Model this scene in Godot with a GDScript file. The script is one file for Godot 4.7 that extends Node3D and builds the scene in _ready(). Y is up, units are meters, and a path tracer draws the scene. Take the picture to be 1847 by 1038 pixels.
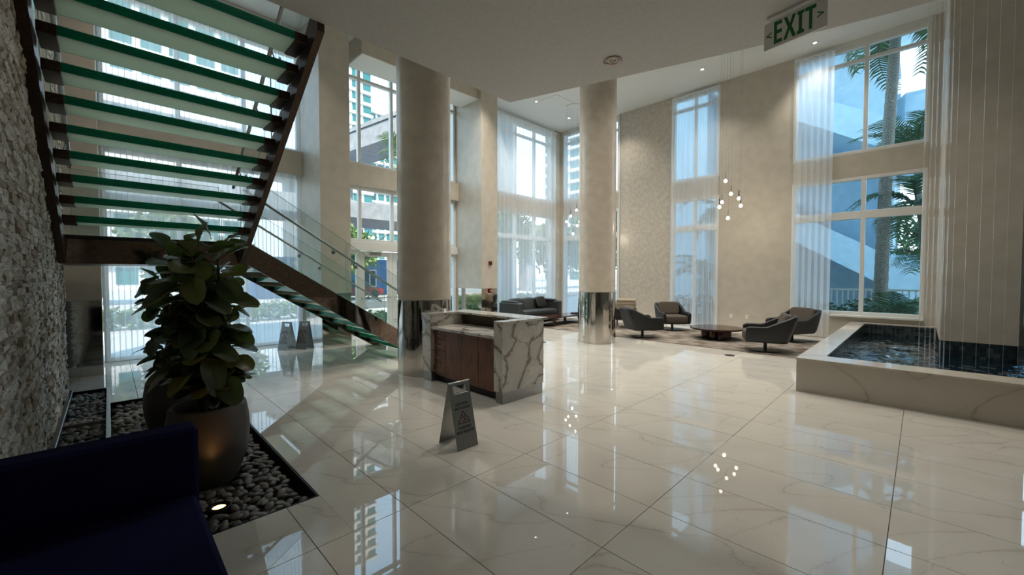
extends Node3D
# A double-height hotel-like lobby. World axes follow the floor tiles: +X runs along the tile rows away to the right,
# -Z runs away to the left; the camera stands over the origin. Units are metres.

const CEIL := 7.55
const SOFFIT := 3.98
const NORTH := -10.85
const EAST := 13.4

var M := {}
var taken := {}
var rng := RandomNumberGenerator.new()


# ---------------------------------------------------------------- geometry collector
class Geo:
	var v := PackedVector3Array()
	var n := PackedVector3Array()
	var uv := PackedVector2Array()
	var col := PackedColorArray()
	var tint := Color(1, 1, 1)
	var tinted := false

	func tri(a: Vector3, b: Vector3, c: Vector3, ua := Vector2.ZERO, ub := Vector2.ZERO, uc := Vector2.ZERO) -> void:
		var nn := (b - a).cross(c - a).normalized()
		tri_n(a, b, c, nn, nn, nn, ua, ub, uc)

	func tri_n(a: Vector3, b: Vector3, c: Vector3, na: Vector3, nb: Vector3, nc: Vector3, ua := Vector2.ZERO, ub := Vector2.ZERO, uc := Vector2.ZERO) -> void:
		v.append(a); v.append(c); v.append(b)
		n.append(na); n.append(nc); n.append(nb)
		uv.append(ua); uv.append(uc); uv.append(ub)
		if tinted:
			col.append(tint); col.append(tint); col.append(tint)

	# corners run counter-clockwise seen from outside; uv in metres
	func quad(a: Vector3, b: Vector3, c: Vector3, d: Vector3, off := Vector2.ZERO, per := 1.0) -> void:
		var w := a.distance_to(b) * per
		var h := a.distance_to(d) * per
		var u0 := off
		var u1 := off + Vector2(w, 0)
		var u2 := off + Vector2(w, h)
		var u3 := off + Vector2(0, h)
		tri(a, b, c, u0, u1, u2)
		tri(a, c, d, u0, u2, u3)

	func box(c: Vector3, s: Vector3, bev := 0.0, b := Basis(), off := Vector2.ZERO, per := 1.0) -> void:
		var h := s * 0.5
		if bev <= 0.0:
			var p := []
			for k in 8:
				p.append(c + b * Vector3(h.x if k & 1 else -h.x, h.y if k & 2 else -h.y, h.z if k & 4 else -h.z))
			quad(p[4], p[5], p[7], p[6], off, per)
			quad(p[1], p[0], p[2], p[3], off, per)
			quad(p[5], p[1], p[3], p[7], off, per)
			quad(p[0], p[4], p[6], p[2], off, per)
			quad(p[6], p[7], p[3], p[2], off, per)
			quad(p[0], p[1], p[5], p[4], off, per)
			return
		var i := Vector3(h.x - bev, h.y - bev, h.z - bev)
		for ax in 3:
			var a1 := (ax + 1) % 3
			var a2 := (ax + 2) % 3
			for sg in [1.0, -1.0]:
				var q := []
				for k in [[-1, -1], [1, -1], [1, 1], [-1, 1]]:
					var w := Vector3.ZERO
					w[ax] = h[ax] * sg
					w[a1] = i[a1] * k[0] * sg
					w[a2] = i[a2] * k[1]
					q.append(c + b * w)
				quad(q[0], q[1], q[2], q[3], off, per)
			for s1 in [1.0, -1.0]:
				for s2 in [1.0, -1.0]:
					var e := []
					for k in [[0, -1], [0, 1], [1, 1], [1, -1]]:
						var w := Vector3.ZERO
						w[ax] = i[ax] * k[1] * s1 * s2
						w[a1] = (h[a1] if k[0] == 0 else i[a1]) * s1
						w[a2] = (i[a2] if k[0] == 0 else h[a2]) * s2
						e.append(c + b * w)
					quad(e[0], e[3], e[2], e[1], off, per)
		for k in 8:
			var sx := 1.0 if k & 1 else -1.0
			var sy := 1.0 if k & 2 else -1.0
			var sz := 1.0 if k & 4 else -1.0
			var x := c + b * Vector3(h.x * sx, i.y * sy, i.z * sz)
			var y := c + b * Vector3(i.x * sx, h.y * sy, i.z * sz)
			var z := c + b * Vector3(i.x * sx, i.y * sy, h.z * sz)
			if sx * sy * sz > 0.0:
				tri(x, y, z)
			else:
				tri(x, z, y)

	func bar(a: Vector3, b: Vector3, w: float, h: float, up := Vector3.UP, bev := 0.0) -> void:
		var z := (b - a).normalized()
		var x := up.cross(z).normalized()
		var y := z.cross(x)
		box((a + b) * 0.5, Vector3(w, h, a.distance_to(b)), bev, Basis(x, y, z))

	func tube(pts: Array, r, seg := 10, cap := true) -> void:
		var rows := []
		var side := Vector3.ZERO
		for k in pts.size():
			var d: Vector3 = (pts[mini(k + 1, pts.size() - 1)] - pts[maxi(k - 1, 0)]).normalized()
			if side == Vector3.ZERO:
				side = d.cross(Vector3.UP if absf(d.y) < 0.9 else Vector3.RIGHT).normalized()
			side = (side - d * side.dot(d)).normalized()
			var up := side.cross(d)
			var rr: float = r[k] if r is Array else r
			var row := []
			for j in seg + 1:
				var t := TAU * j / seg
				row.append(pts[k] + (side * cos(t) + up * sin(t)) * rr)
			rows.append(row)
		grid(rows, true, true)
		if cap:
			for e in [0, rows.size() - 1]:
				for j in seg:
					if e == 0:
						tri(pts[0], rows[0][j], rows[0][j + 1])
					else:
						tri(pts[e], rows[e][j + 1], rows[e][j])

	# profile of (radius, height) from the bottom up, outside surface
	func lathe(profile: Array, seg := 24, at := Vector3.ZERO, arc := TAU) -> void:
		var rows := []
		for p in profile:
			var row := []
			for j in seg + 1:
				var t := arc * j / seg
				row.append(at + Vector3(p.x * cos(t), p.y, p.x * sin(t)))
			rows.append(row)
		grid(rows, true, true)

	# rows of points; smooth normals. Front side: (along the row) x (to the next row), or the other one when flipped
	func grid(rows: Array, wrap := false, flip := false, uvs := 1.0) -> void:
		var nr := rows.size()
		var nc: int = rows[0].size()
		var nor := []
		for i in nr:
			var line := []
			for j in nc:
				var j0 := j - 1
				var j1 := j + 1
				if wrap:
					j0 = nc - 2 if j == 0 else j - 1
					j1 = 1 if j == nc - 1 else j + 1
				else:
					j0 = maxi(j0, 0)
					j1 = mini(j1, nc - 1)
				var du: Vector3 = rows[i][j1] - rows[i][j0]
				var i0 := maxi(i - 1, 0)
				var i1 := mini(i + 1, nr - 1)
				if du.length() < 1e-7:
					du = rows[maxi(i0, 0) if i > 0 else i1][j1] - rows[maxi(i0, 0) if i > 0 else i1][j0]
				var dv: Vector3 = rows[i1][j] - rows[i0][j]
				var nn := du.cross(dv).normalized()
				line.append(-nn if flip else nn)
			nor.append(line)
		for i in nr - 1:
			for j in nc - 1:
				var a: Vector3 = rows[i][j]
				var b: Vector3 = rows[i][j + 1]
				var c: Vector3 = rows[i + 1][j + 1]
				var d: Vector3 = rows[i + 1][j]
				var ua := Vector2(j, i) * uvs
				var ub := Vector2(j + 1, i) * uvs
				var uc := Vector2(j + 1, i + 1) * uvs
				var ud := Vector2(j, i + 1) * uvs
				if flip:
					tri_n(a, c, b, nor[i][j], nor[i + 1][j + 1], nor[i][j + 1], ua, uc, ub)
					tri_n(a, d, c, nor[i][j], nor[i + 1][j], nor[i + 1][j + 1], ua, ud, uc)
				else:
					tri_n(a, b, c, nor[i][j], nor[i][j + 1], nor[i + 1][j + 1], ua, ub, uc)
					tri_n(a, c, d, nor[i][j], nor[i + 1][j + 1], nor[i + 1][j], ua, uc, ud)

	# a plump cushion: superellipsoid, e near 0 is boxy, 1 is an ellipsoid
	func cushion(c: Vector3, s: Vector3, e := 0.35, b := Basis(), seg := 20, rings := 10) -> void:
		var rows := []
		for i in rings + 1:
			var t := -PI / 2 + PI * i / rings
			var row := []
			for j in seg + 1:
				var p := TAU * j / seg
				var ct := pw(cos(t), e)
				row.append(c + b * Vector3(s.x * 0.5 * ct * pw(cos(p), e), s.y * 0.5 * pw(sin(t), e), s.z * 0.5 * ct * pw(sin(p), e)))
			rows.append(row)
		grid(rows, true, true)

	func pw(x: float, e: float) -> float:
		return signf(x) * pow(absf(x), e)

	# flat polygon (counter-clockwise seen from above) pulled up from y0 to y1
	func slab(poly: PackedVector2Array, y0: float, y1: float) -> void:
		var ids := Geometry2D.triangulate_polygon(poly)
		for k in range(0, ids.size(), 3):
			var t := [poly[ids[k]], poly[ids[k + 1]], poly[ids[k + 2]]]
			if (t[1] - t[0]).cross(t[2] - t[0]) > 0.0:
				t = [t[0], t[2], t[1]]
			var top := []
			var low := []
			for p in t:
				top.append(Vector3(p.x, y1, p.y))
				low.append(Vector3(p.x, y0, p.y))
			tri(top[0], top[1], top[2], t[0], t[1], t[2])
			tri(low[0], low[2], low[1], t[0], t[2], t[1])
		var area := 0.0
		for k in poly.size():
			area += poly[k].cross(poly[(k + 1) % poly.size()])
		for k in poly.size():
			var p := poly[k]
			var q := poly[(k + 1) % poly.size()]
			if area > 0.0:
				var sw := p
				p = q
				q = sw
			quad(Vector3(p.x, y0, p.y), Vector3(q.x, y0, q.y), Vector3(q.x, y1, q.y), Vector3(p.x, y1, p.y))

	func mesh() -> ArrayMesh:
		var a := []
		a.resize(Mesh.ARRAY_MAX)
		a[Mesh.ARRAY_VERTEX] = v
		a[Mesh.ARRAY_NORMAL] = n
		a[Mesh.ARRAY_TEX_UV] = uv
		if tinted:
			a[Mesh.ARRAY_COLOR] = col
		var m := ArrayMesh.new()
		m.add_surface_from_arrays(Mesh.PRIMITIVE_TRIANGLES, a)
		return m


# ---------------------------------------------------------------- naming, parents, metas
func numbered(called: String) -> String:
	if not taken.has(called):
		taken[called] = 0
		return called
	taken[called] += 1
	return "%s_%03d" % [called, taken[called]]


func tag(o: Node, label := "", category := "", group := "", kind := "") -> Node:
	if label: o.set_meta("label", label)
	if category: o.set_meta("category", category)
	if group: o.set_meta("group", group)
	if kind: o.set_meta("kind", kind)
	return o


func thing(called: String, label: String, category: String, group := "", at := Vector3.ZERO, turn := 0.0) -> Node3D:
	var o := Node3D.new()
	o.name = numbered(called)
	add_child(o)
	o.position = at
	o.rotation.y = turn
	tag(o, label, category, group)
	return o


func shape(parent: Node, called: String, m: Mesh, material: Material, at := Vector3.ZERO) -> MeshInstance3D:
	var o := MeshInstance3D.new()
	o.name = called
	o.mesh = m
	o.material_override = material
	o.position = at
	parent.add_child(o, true)
	return o


func part(parent: Node, called: String, g: Geo, material: Material) -> MeshInstance3D:
	return shape(parent, called, g.mesh(), material)


func solo(called: String, g: Geo, material: Material, label: String, category: String, group := "", at := Vector3.ZERO) -> MeshInstance3D:
	var o := shape(self, numbered(called), g.mesh(), material, at)
	tag(o, label, category, group)
	return o


func struct(called: String, g: Geo, material: Material) -> MeshInstance3D:
	var o := shape(self, numbered(called), g.mesh(), material)
	o.set_meta("kind", "structure")
	return o


func struct_node(called: String) -> Node3D:
	var o := Node3D.new()
	o.name = numbered(called)
	add_child(o)
	o.set_meta("kind", "structure")
	return o


func boxed(c: Vector3, s: Vector3, bev := 0.0) -> Geo:
	var g := Geo.new()
	g.box(c, s, bev)
	return g


func span(a: Vector3, b: Vector3, bev := 0.0) -> Geo:
	return boxed((a + b) * 0.5, (b - a).abs(), bev)


func copy(o: Node3D, label := "", at := Vector3.ZERO, turn := 0.0) -> Node3D:
	var c: Node3D = o.duplicate()
	c.name = numbered(String(o.name).rstrip("0123456789").rstrip("_"))
	add_child(c)
	c.position = at
	c.rotation.y = turn
	if label:
		c.set_meta("label", label)
	return c


# ---------------------------------------------------------------- materials
func mat(c: Color, rough := 0.6, metal := 0.0, spec := 0.5) -> StandardMaterial3D:
	var m := StandardMaterial3D.new()
	m.albedo_color = c
	m.roughness = rough
	m.metallic = metal
	m.metallic_specular = spec
	return m


func noise(freq: float, octaves := 4, sd := 1, kind := FastNoiseLite.TYPE_SIMPLEX_SMOOTH) -> FastNoiseLite:
	var f := FastNoiseLite.new()
	f.noise_type = kind
	f.frequency = freq
	f.fractal_octaves = octaves
	f.seed = sd
	return f


func ramp(pairs: Array) -> Gradient:
	var g := Gradient.new()
	g.offsets = PackedFloat32Array(pairs.map(func(p): return p[0]))
	g.colors = PackedColorArray(pairs.map(func(p): return p[1]))
	return g


func noise_tex(f: FastNoiseLite, pairs: Array, size := 512) -> NoiseTexture2D:
	var t := NoiseTexture2D.new()
	t.width = size
	t.height = size
	t.seamless = true
	t.noise = f
	if pairs:
		t.color_ramp = ramp(pairs)
	return t


func triplanar(m: StandardMaterial3D, t: Texture2D, metres: float, bump := 0.0, rough_t: Texture2D = null) -> StandardMaterial3D:
	m.albedo_texture = t
	m.uv1_triplanar = true
	m.uv1_world_triplanar = true
	m.uv1_scale = Vector3.ONE / metres
	if bump > 0.0:
		m.heightmap_enabled = true
		m.heightmap_texture = t
		m.heightmap_scale = bump
	return m


func pane(c: Color, alpha: float, rough := 0.02) -> StandardMaterial3D:
	var m := mat(c, rough)
	m.albedo_color.a = alpha
	m.transparency = BaseMaterial3D.TRANSPARENCY_ALPHA
	m.cull_mode = BaseMaterial3D.CULL_DISABLED
	return m


func glow(c: Color, energy: float) -> StandardMaterial3D:
	var m := mat(c, 0.4)
	m.emission_enabled = true
	m.emission = c
	m.emission_energy_multiplier = energy
	return m


# veined stone: base colour, vein colour, how strong and how many veins
func marble(size: int, sd: int, base: Color, soft: Color, vein: Color, freq: float, width: float, strength: float, mirrored := false, streak := 1.0) -> ImageTexture:
	var warp := noise(freq * 1.6, 3, sd + 7)
	var line := noise(freq, 1, sd)
	var thin := noise(freq * 2.1, 1, sd + 3)
	var broad := noise(freq * 0.8, 2, sd + 5)
	var grain := noise(freq * 9.0, 3, sd + 9)
	var im := Image.create(size, size, false, Image.FORMAT_RGB8)
	for y in size:
		for x in size:
			var fx := float(x)
			var fy := float(y)
			if mirrored:
				fx = absf(fx - size * 0.5) * 2.0
				fy = absf(fy - size * 0.5) * 2.0
			var gr := grain.get_noise_2d(fx, fy)
			# veins run on longest along one slanting direction
			var su := (fx * 0.86 + fy * 0.51) / streak
			var sv := fy * 0.86 - fx * 0.51
			var w := warp.get_noise_2d(su, sv) * 0.22 / freq / streak + gr * 5.0
			var b := broad.get_noise_2d(fx + 900.0, fy) * 0.5 + 0.5
			var a := absf(line.get_noise_2d(su + w, sv + w))
			var wide := width * (0.35 + 1.3 * b)
			var m1 := smoothstep(wide, wide * 0.15, a) * (0.45 + 0.55 * b) + smoothstep(wide * 5.0, 0.0, a) * 0.16
			var f := absf(thin.get_noise_2d(su * 0.9 + w * 0.8 + 300.0, sv - w * 0.7))
			var m2 := smoothstep(width * 0.5, width * 0.05, f) * clampf(1.35 - 1.6 * b, 0.0, 1.0) * 0.7
			var k := clampf((m1 + m2) * strength * (1.0 + 0.5 * gr), 0.0, 1.0)
			var c := base.lerp(soft, clampf((b - 0.4) * 1.5, 0.0, 1.0)).lerp(vein, k)
			im.set_pixel(x, y, c)
	return ImageTexture.create_from_image(im)


func materials() -> void:
	# plaster, paint
	M.plaster = triplanar(mat(Color(0.77, 0.74, 0.685), 0.42), noise_tex(noise(0.012, 5, 11), [[0.0, Color(0.93, 0.925, 0.915)], [0.5, Color(0.97, 0.967, 0.96)], [1.0, Color(1, 1, 1)]]), 2.6)
	M.plaster_shine = triplanar(mat(Color(0.78, 0.75, 0.695), 0.28), noise_tex(noise(0.02, 6, 21), [[0.1, Color(0.90, 0.89, 0.88)], [0.5, Color(0.955, 0.95, 0.945)], [0.9, Color(1, 1, 1)]]), 1.9)
	M.column = triplanar(mat(Color(0.80, 0.755, 0.69), 0.24), noise_tex(noise(0.012, 5, 31), [[0.2, Color(0.94, 0.935, 0.93)], [0.8, Color(1, 1, 1)]]), 1.8)
	M.white = mat(Color(0.86, 0.86, 0.84), 0.8)
	M.soffit = triplanar(mat(Color(0.76, 0.75, 0.73), 0.9), noise_tex(noise(0.03, 4, 5), [[0.0, Color(0.95, 0.95, 0.95)], [1.0, Color(1, 1, 1)]]), 1.0)
	M.frame = mat(Color(0.86, 0.86, 0.84), 0.35)
	M.glass = pane(Color(0.20, 0.36, 0.43), 0.36)
	M.rail_glass = pane(Color(0.36, 0.64, 0.57), 0.19)
	M.glass_edge = mat(Color(0.50, 0.66, 0.60), 0.1)
	# metals
	M.steel = mat(Color(0.78, 0.76, 0.73), 0.06, 1.0)
	M.brushed = mat(Color(0.62, 0.62, 0.61), 0.28, 1.0)
	M.bronze = triplanar(mat(Color(0.56, 0.49, 0.445), 0.07, 1.0), noise_tex(noise(0.02, 4, 41), [[0.0, Color(0.8, 0.8, 0.8)], [1.0, Color(1, 1, 1)]]), 0.8)
	M.bronze_dull = triplanar(mat(Color(0.36, 0.30, 0.26), 0.42, 0.9), noise_tex(noise(0.03, 4, 43), [[0.0, Color(0.75, 0.74, 0.72)], [1.0, Color(1, 1, 1)]]), 0.6)
	M.dark_metal = mat(Color(0.06, 0.06, 0.062), 0.4, 0.6)
	M.black = mat(Color(0.02, 0.02, 0.022), 0.5)
	# stone
	var vein_soft := marble(1024, 3, Color(0.90, 0.875, 0.835), Color(0.865, 0.835, 0.79), Color(0.62, 0.575, 0.53), 0.0040, 0.030, 0.30, false, 3.2)
	M.tile = mat(Color(0.90, 0.905, 0.905), 0.012, 0.0, 0.66)
	M.tile.albedo_texture = vein_soft
	M.grout = mat(Color(0.45, 0.42, 0.38), 0.9)
	var bold := marble(768, 17, Color(0.90, 0.89, 0.87), Color(0.84, 0.83, 0.81), Color(0.47, 0.45, 0.44), 0.0046, 0.21, 0.85, false, 1.35)
	M.marble = mat(Color(0.93, 0.92, 0.90), 0.08)
	M.marble.albedo_texture = bold
	M.marble.uv1_scale = Vector3.ONE / 1.5
	M.pool_stone = mat(Color(0.86, 0.845, 0.82), 0.09)
	M.pool_stone.albedo_texture = marble(512, 29, Color(0.90, 0.875, 0.835), Color(0.865, 0.835, 0.79), Color(0.60, 0.56, 0.52), 0.0034, 0.03, 0.4, true, 2.2)
	M.pool_stone.uv1_triplanar = true
	M.pool_stone.uv1_world_triplanar = true
	M.pool_stone.uv1_scale = Vector3.ONE / 4.0
	M.stone = []
	for c in [Color(0.84, 0.825, 0.80), Color(0.77, 0.75, 0.715), Color(0.89, 0.88, 0.865), Color(0.70, 0.65, 0.595), Color(0.81, 0.80, 0.785)]:
		M.stone.append(triplanar(mat(c, 0.85), noise_tex(noise(0.03, 5, 51), [[0.1, Color(0.72, 0.69, 0.65)], [0.6, Color(0.98, 0.97, 0.96)], [1.0, Color(1, 1, 1)]], 256), 0.35, 0.6))
	M.stone_mix = triplanar(mat(Color(1, 1, 1), 0.85), noise_tex(noise(0.03, 5, 52), [[0.1, Color(0.72, 0.69, 0.65)], [0.6, Color(0.98, 0.97, 0.96)], [1.0, Color(1, 1, 1)]], 256), 0.35, 0.6)
	M.stone_mix.vertex_color_use_as_albedo = true
	M.pebble = []
	for c in [Color(0.38, 0.365, 0.345), Color(0.31, 0.30, 0.285), Color(0.45, 0.435, 0.41)]:
		M.pebble.append(mat(c, 0.5))
	M.pebble_mix = mat(Color(1, 1, 1), 0.5)
	M.pebble_mix.vertex_color_use_as_albedo = true
	# cloth, leather, wood
	M.sheer = mat(Color(0.94, 0.955, 0.97), 0.95)
	M.sheer.albedo_color.a = 0.52
	M.sheer.transparency = BaseMaterial3D.TRANSPARENCY_ALPHA
	M.sheer.cull_mode = BaseMaterial3D.CULL_DISABLED
	M.sheer.backlight_enabled = true
	M.sheer.backlight = Color(1, 1, 1)
	M.navy = triplanar(mat(Color(0.085, 0.09, 0.23), 0.95, 0.0, 0.2), noise_tex(noise(0.2, 3, 61), [[0.0, Color(0.8, 0.8, 0.8)], [1.0, Color(1, 1, 1)]], 256), 0.2)
	M.leather = mat(Color(0.215, 0.225, 0.225), 0.42)
	M.leather_dark = mat(Color(0.085, 0.088, 0.088), 0.5)
	M.taupe = mat(Color(0.30, 0.265, 0.23), 0.85)
	M.beige_cloth = mat(Color(0.60, 0.55, 0.47), 0.9)
	M.walnut = wood(Color(0.46, 0.29, 0.19), 71)
	M.mahogany = wood(Color(0.25, 0.115, 0.075), 73)
	M.mahogany.roughness = 0.08
	M.rug = triplanar(mat(Color(0.56, 0.53, 0.495), 1.0, 0.0, 0.1), noise_tex(noise(0.011, 5, 81), [[0.15, Color(0.70, 0.66, 0.63)], [0.45, Color(0.88, 0.865, 0.85)], [0.75, Color(1, 1, 1)]], 512), 2.8)
	# stair glass
	M.tread = mat(Color(0.84, 0.88, 0.85), 0.12)
	M.tread.backlight_enabled = true
	M.tread.backlight = Color(0.88, 0.96, 0.91)
	M.tread_edge = mat(Color(0.035, 0.37, 0.335), 0.08)
	M.tread_edge.backlight_enabled = true
	M.tread_edge.backlight = Color(0.12, 0.88, 0.76)
	# plants, pots
	M.fig = []
	for c in [Color(0.105, 0.17, 0.075), Color(0.135, 0.205, 0.09), Color(0.085, 0.145, 0.065), Color(0.30, 0.29, 0.09)]:
		var m := mat(c, 0.35)
		m.backlight_enabled = true
		m.backlight = Color(0.35, 0.4, 0.2)
		M.fig.append(m)
	M.bark = triplanar(mat(Color(0.32, 0.25, 0.19), 0.9), noise_tex(noise(0.05, 4, 91), [[0.0, Color(0.6, 0.6, 0.6)], [1.0, Color(1, 1, 1)]], 256), 0.3)
	M.pot = triplanar(mat(Color(0.285, 0.26, 0.24), 0.5), noise_tex(noise(0.08, 4, 93), [[0.0, Color(0.85, 0.85, 0.85)], [1.0, Color(1, 1, 1)]], 256), 0.4)
	M.soil = mat(Color(0.10, 0.075, 0.055), 1.0)
	# water
	M.water = mat(Color(0.35, 0.5, 0.58), 0.02)
	M.water.refraction_enabled = true
	M.water.refraction_scale = 0.033
	M.water.albedo_color.a = 0.05
	M.mosaic = mat(Color(1, 1, 1), 0.25)
	M.mosaic.vertex_color_use_as_albedo = true
	M.strand = pane(Color(0.95, 0.97, 1.0), 0.16, 0.03)
	M.lamp = glow(Color(1.0, 0.96, 0.9), 5.0)
	M.lamp_off = mat(Color(0.55, 0.50, 0.46), 0.2, 0.9)
	M.bulb = glow(Color(1.0, 0.95, 0.88), 3.0)
	M.red = mat(Color(0.42, 0.03, 0.04), 0.45)
	M.exit_face = mat(Color(0.88, 0.875, 0.86), 0.4)
	M.exit_green = mat(Color(0.05, 0.42, 0.16), 0.5)
	M.print_black = mat(Color(0.03, 0.03, 0.03), 0.6)
	M.print_red = mat(Color(0.32, 0.03, 0.05), 0.6)
	# outdoors
	M.pavement = triplanar(mat(Color(0.72, 0.715, 0.70), 0.9), noise_tex(noise(0.02, 4, 101), [[0.0, Color(0.85, 0.85, 0.85)], [1.0, Color(1, 1, 1)]], 256), 4.0)
	M.asphalt = mat(Color(0.34, 0.345, 0.35), 0.95)
	M.lawn = triplanar(mat(Color(0.20, 0.30, 0.11), 1.0), noise_tex(noise(0.05, 4, 103), [[0.0, Color(0.6, 0.6, 0.6)], [1.0, Color(1, 1, 1)]], 256), 1.0)
	M.stucco = triplanar(mat(Color(0.78, 0.90, 0.96), 0.95), noise_tex(noise(0.02, 4, 105), [[0.0, Color(0.93, 0.93, 0.93)], [1.0, Color(1, 1, 1)]], 256), 3.0)
	M.blue_paint = mat(Color(0.24, 0.40, 0.60), 0.8)
	M.concrete = triplanar(mat(Color(0.55, 0.56, 0.57), 0.95), noise_tex(noise(0.02, 4, 107), [[0.0, Color(0.8, 0.8, 0.8)], [1.0, Color(1, 1, 1)]], 256), 4.0)
	M.white_stucco = mat(Color(0.80, 0.80, 0.79), 0.9)
	M.green_glass = mat(Color(0.16, 0.38, 0.38), 0.06)
	M.window_dark = mat(Color(0.10, 0.17, 0.23), 0.1)
	M.leaf = mat(Color(1, 1, 1), 0.6)
	M.leaf.vertex_color_use_as_albedo = true
	M.leaf.backlight_enabled = true
	M.leaf.backlight = Color(0.6, 0.65, 0.4)
	M.palm_bark = triplanar(mat(Color(0.72, 0.70, 0.66), 0.95), noise_tex(noise(0.04, 4, 109), [[0.2, Color(0.55, 0.53, 0.5)], [0.8, Color(1, 1, 1)]], 256), 0.5)
	M.car_red = mat(Color(0.5, 0.08, 0.1), 0.2)


func wood(c: Color, sd: int) -> StandardMaterial3D:
	var f := noise(0.012, 4, sd)
	f.domain_warp_enabled = true
	f.domain_warp_amplitude = 12.0
	var m := mat(c, 0.38)
	m = triplanar(m, noise_tex(f, [[0.2, Color(0.78, 0.76, 0.74)], [0.5, Color(0.95, 0.94, 0.93)], [0.8, Color(1, 1, 1)]], 512), 1.0)
	m.uv1_scale = Vector3(1.6, 0.35, 1.6)
	return m


# ---------------------------------------------------------------- build
func _ready() -> void:
	rng.seed = 20260
	# camera: eye 1.65 m over the floor, turned 45 degrees between the two wall directions, tipped 1.7 degrees down
	var cam := Camera3D.new()
	cam.name = "camera"
	add_child(cam)
	cam.fov = 70.6007
	cam.keep_aspect = Camera3D.KEEP_HEIGHT
	cam.near = 0.05
	cam.far = 2000.0
	var yaw := deg_to_rad(45.2013)
	var pitch := atan(22.0 / 733.0)
	var ahead := Vector3(cos(yaw), 0, -sin(yaw)) * cos(pitch) + Vector3.DOWN * sin(pitch)
	cam.look_at_from_position(Vector3(0, 1.65, 0), Vector3(0, 1.65, 0) + ahead, Vector3.UP)
	cam.current = true
	# sky, exposure
	var env := Environment.new()
	env.background_mode = Environment.BG_SKY
	env.sky = Sky.new()
	var sky := ProceduralSkyMaterial.new()
	sky.sky_top_color = Color(0.60, 0.82, 0.98)
	sky.sky_horizon_color = Color(0.90, 0.97, 1.0)
	sky.sky_curve = 0.3
	sky.ground_bottom_color = Color(0.45, 0.45, 0.44)
	sky.ground_horizon_color = Color(0.75, 0.77, 0.78)
	sky.sky_energy_multiplier = 1.0
	env.sky.sky_material = sky
	env.background_energy_multiplier = 3.8
	env.tonemap_mode = Environment.TONE_MAPPER_LINEAR
	env.tonemap_exposure = 1.48
	env.sdfgi_enabled = true
	env.ssao_enabled = true
	env.ssil_enabled = true
	var we := WorldEnvironment.new()
	we.name = "environment"
	we.environment = env
	add_child(we)
	# the sun stands high to the left, along the facade, behind the camera, so that it lights the street and not the room
	var sun := DirectionalLight3D.new()
	sun.name = "sun"
	sun.light_energy = 3.6
	sun.light_color = Color(1.0, 0.95, 0.87)
	sun.light_angular_distance = 0.6
	sun.shadow_enabled = true
	add_child(sun)
	sun.look_at_from_position(Vector3.ZERO, Vector3(0.35, -0.75, -0.56))

	materials()
	floor_and_ceiling()
	north_wall()
	east_wall()
	other_walls()
	stone_wall()
	columns()
	staircase()
	pool()
	pebble_bed()
	outdoors_north()
	outdoors_east()
	curtains()
	reception_desk()
	lounge()
	foreground_sofa()
	plants()
	wet_floor_signs()
	ceiling_lamps()
	chandeliers()
	exit_sign()
	small_devices()


func minus(rects: Array, hole: Rect2) -> Array:
	var out := []
	for r in rects:
		if not r.intersects(hole):
			out.append(r)
			continue
		var e: Rect2 = r
		if hole.position.x > e.position.x:
			out.append(Rect2(e.position, Vector2(hole.position.x - e.position.x, e.size.y)))
		if hole.end.x < e.end.x:
			out.append(Rect2(Vector2(hole.end.x, e.position.y), Vector2(e.end.x - hole.end.x, e.size.y)))
		var x0 := maxf(e.position.x, hole.position.x)
		var x1 := minf(e.end.x, hole.end.x)
		if hole.position.y > e.position.y:
			out.append(Rect2(Vector2(x0, e.position.y), Vector2(x1 - x0, hole.position.y - e.position.y)))
		if hole.end.y < e.end.y:
			out.append(Rect2(Vector2(x0, hole.end.y), Vector2(x1 - x0, e.end.y - hole.end.y)))
	return out.filter(func(r): return r.size.x > 0.02 and r.size.y > 0.02)


const BED := Rect2(-0.03, -7.35, 1.106, 4.20)      # x, z of the pebble bed
const TRAY := Rect2(-0.465, -8.38, 0.435, 5.23)       # the narrow strip of it along the stone wall
const POOL := Rect2(6.92, -1.238, 6.48, 5.0)


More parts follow.
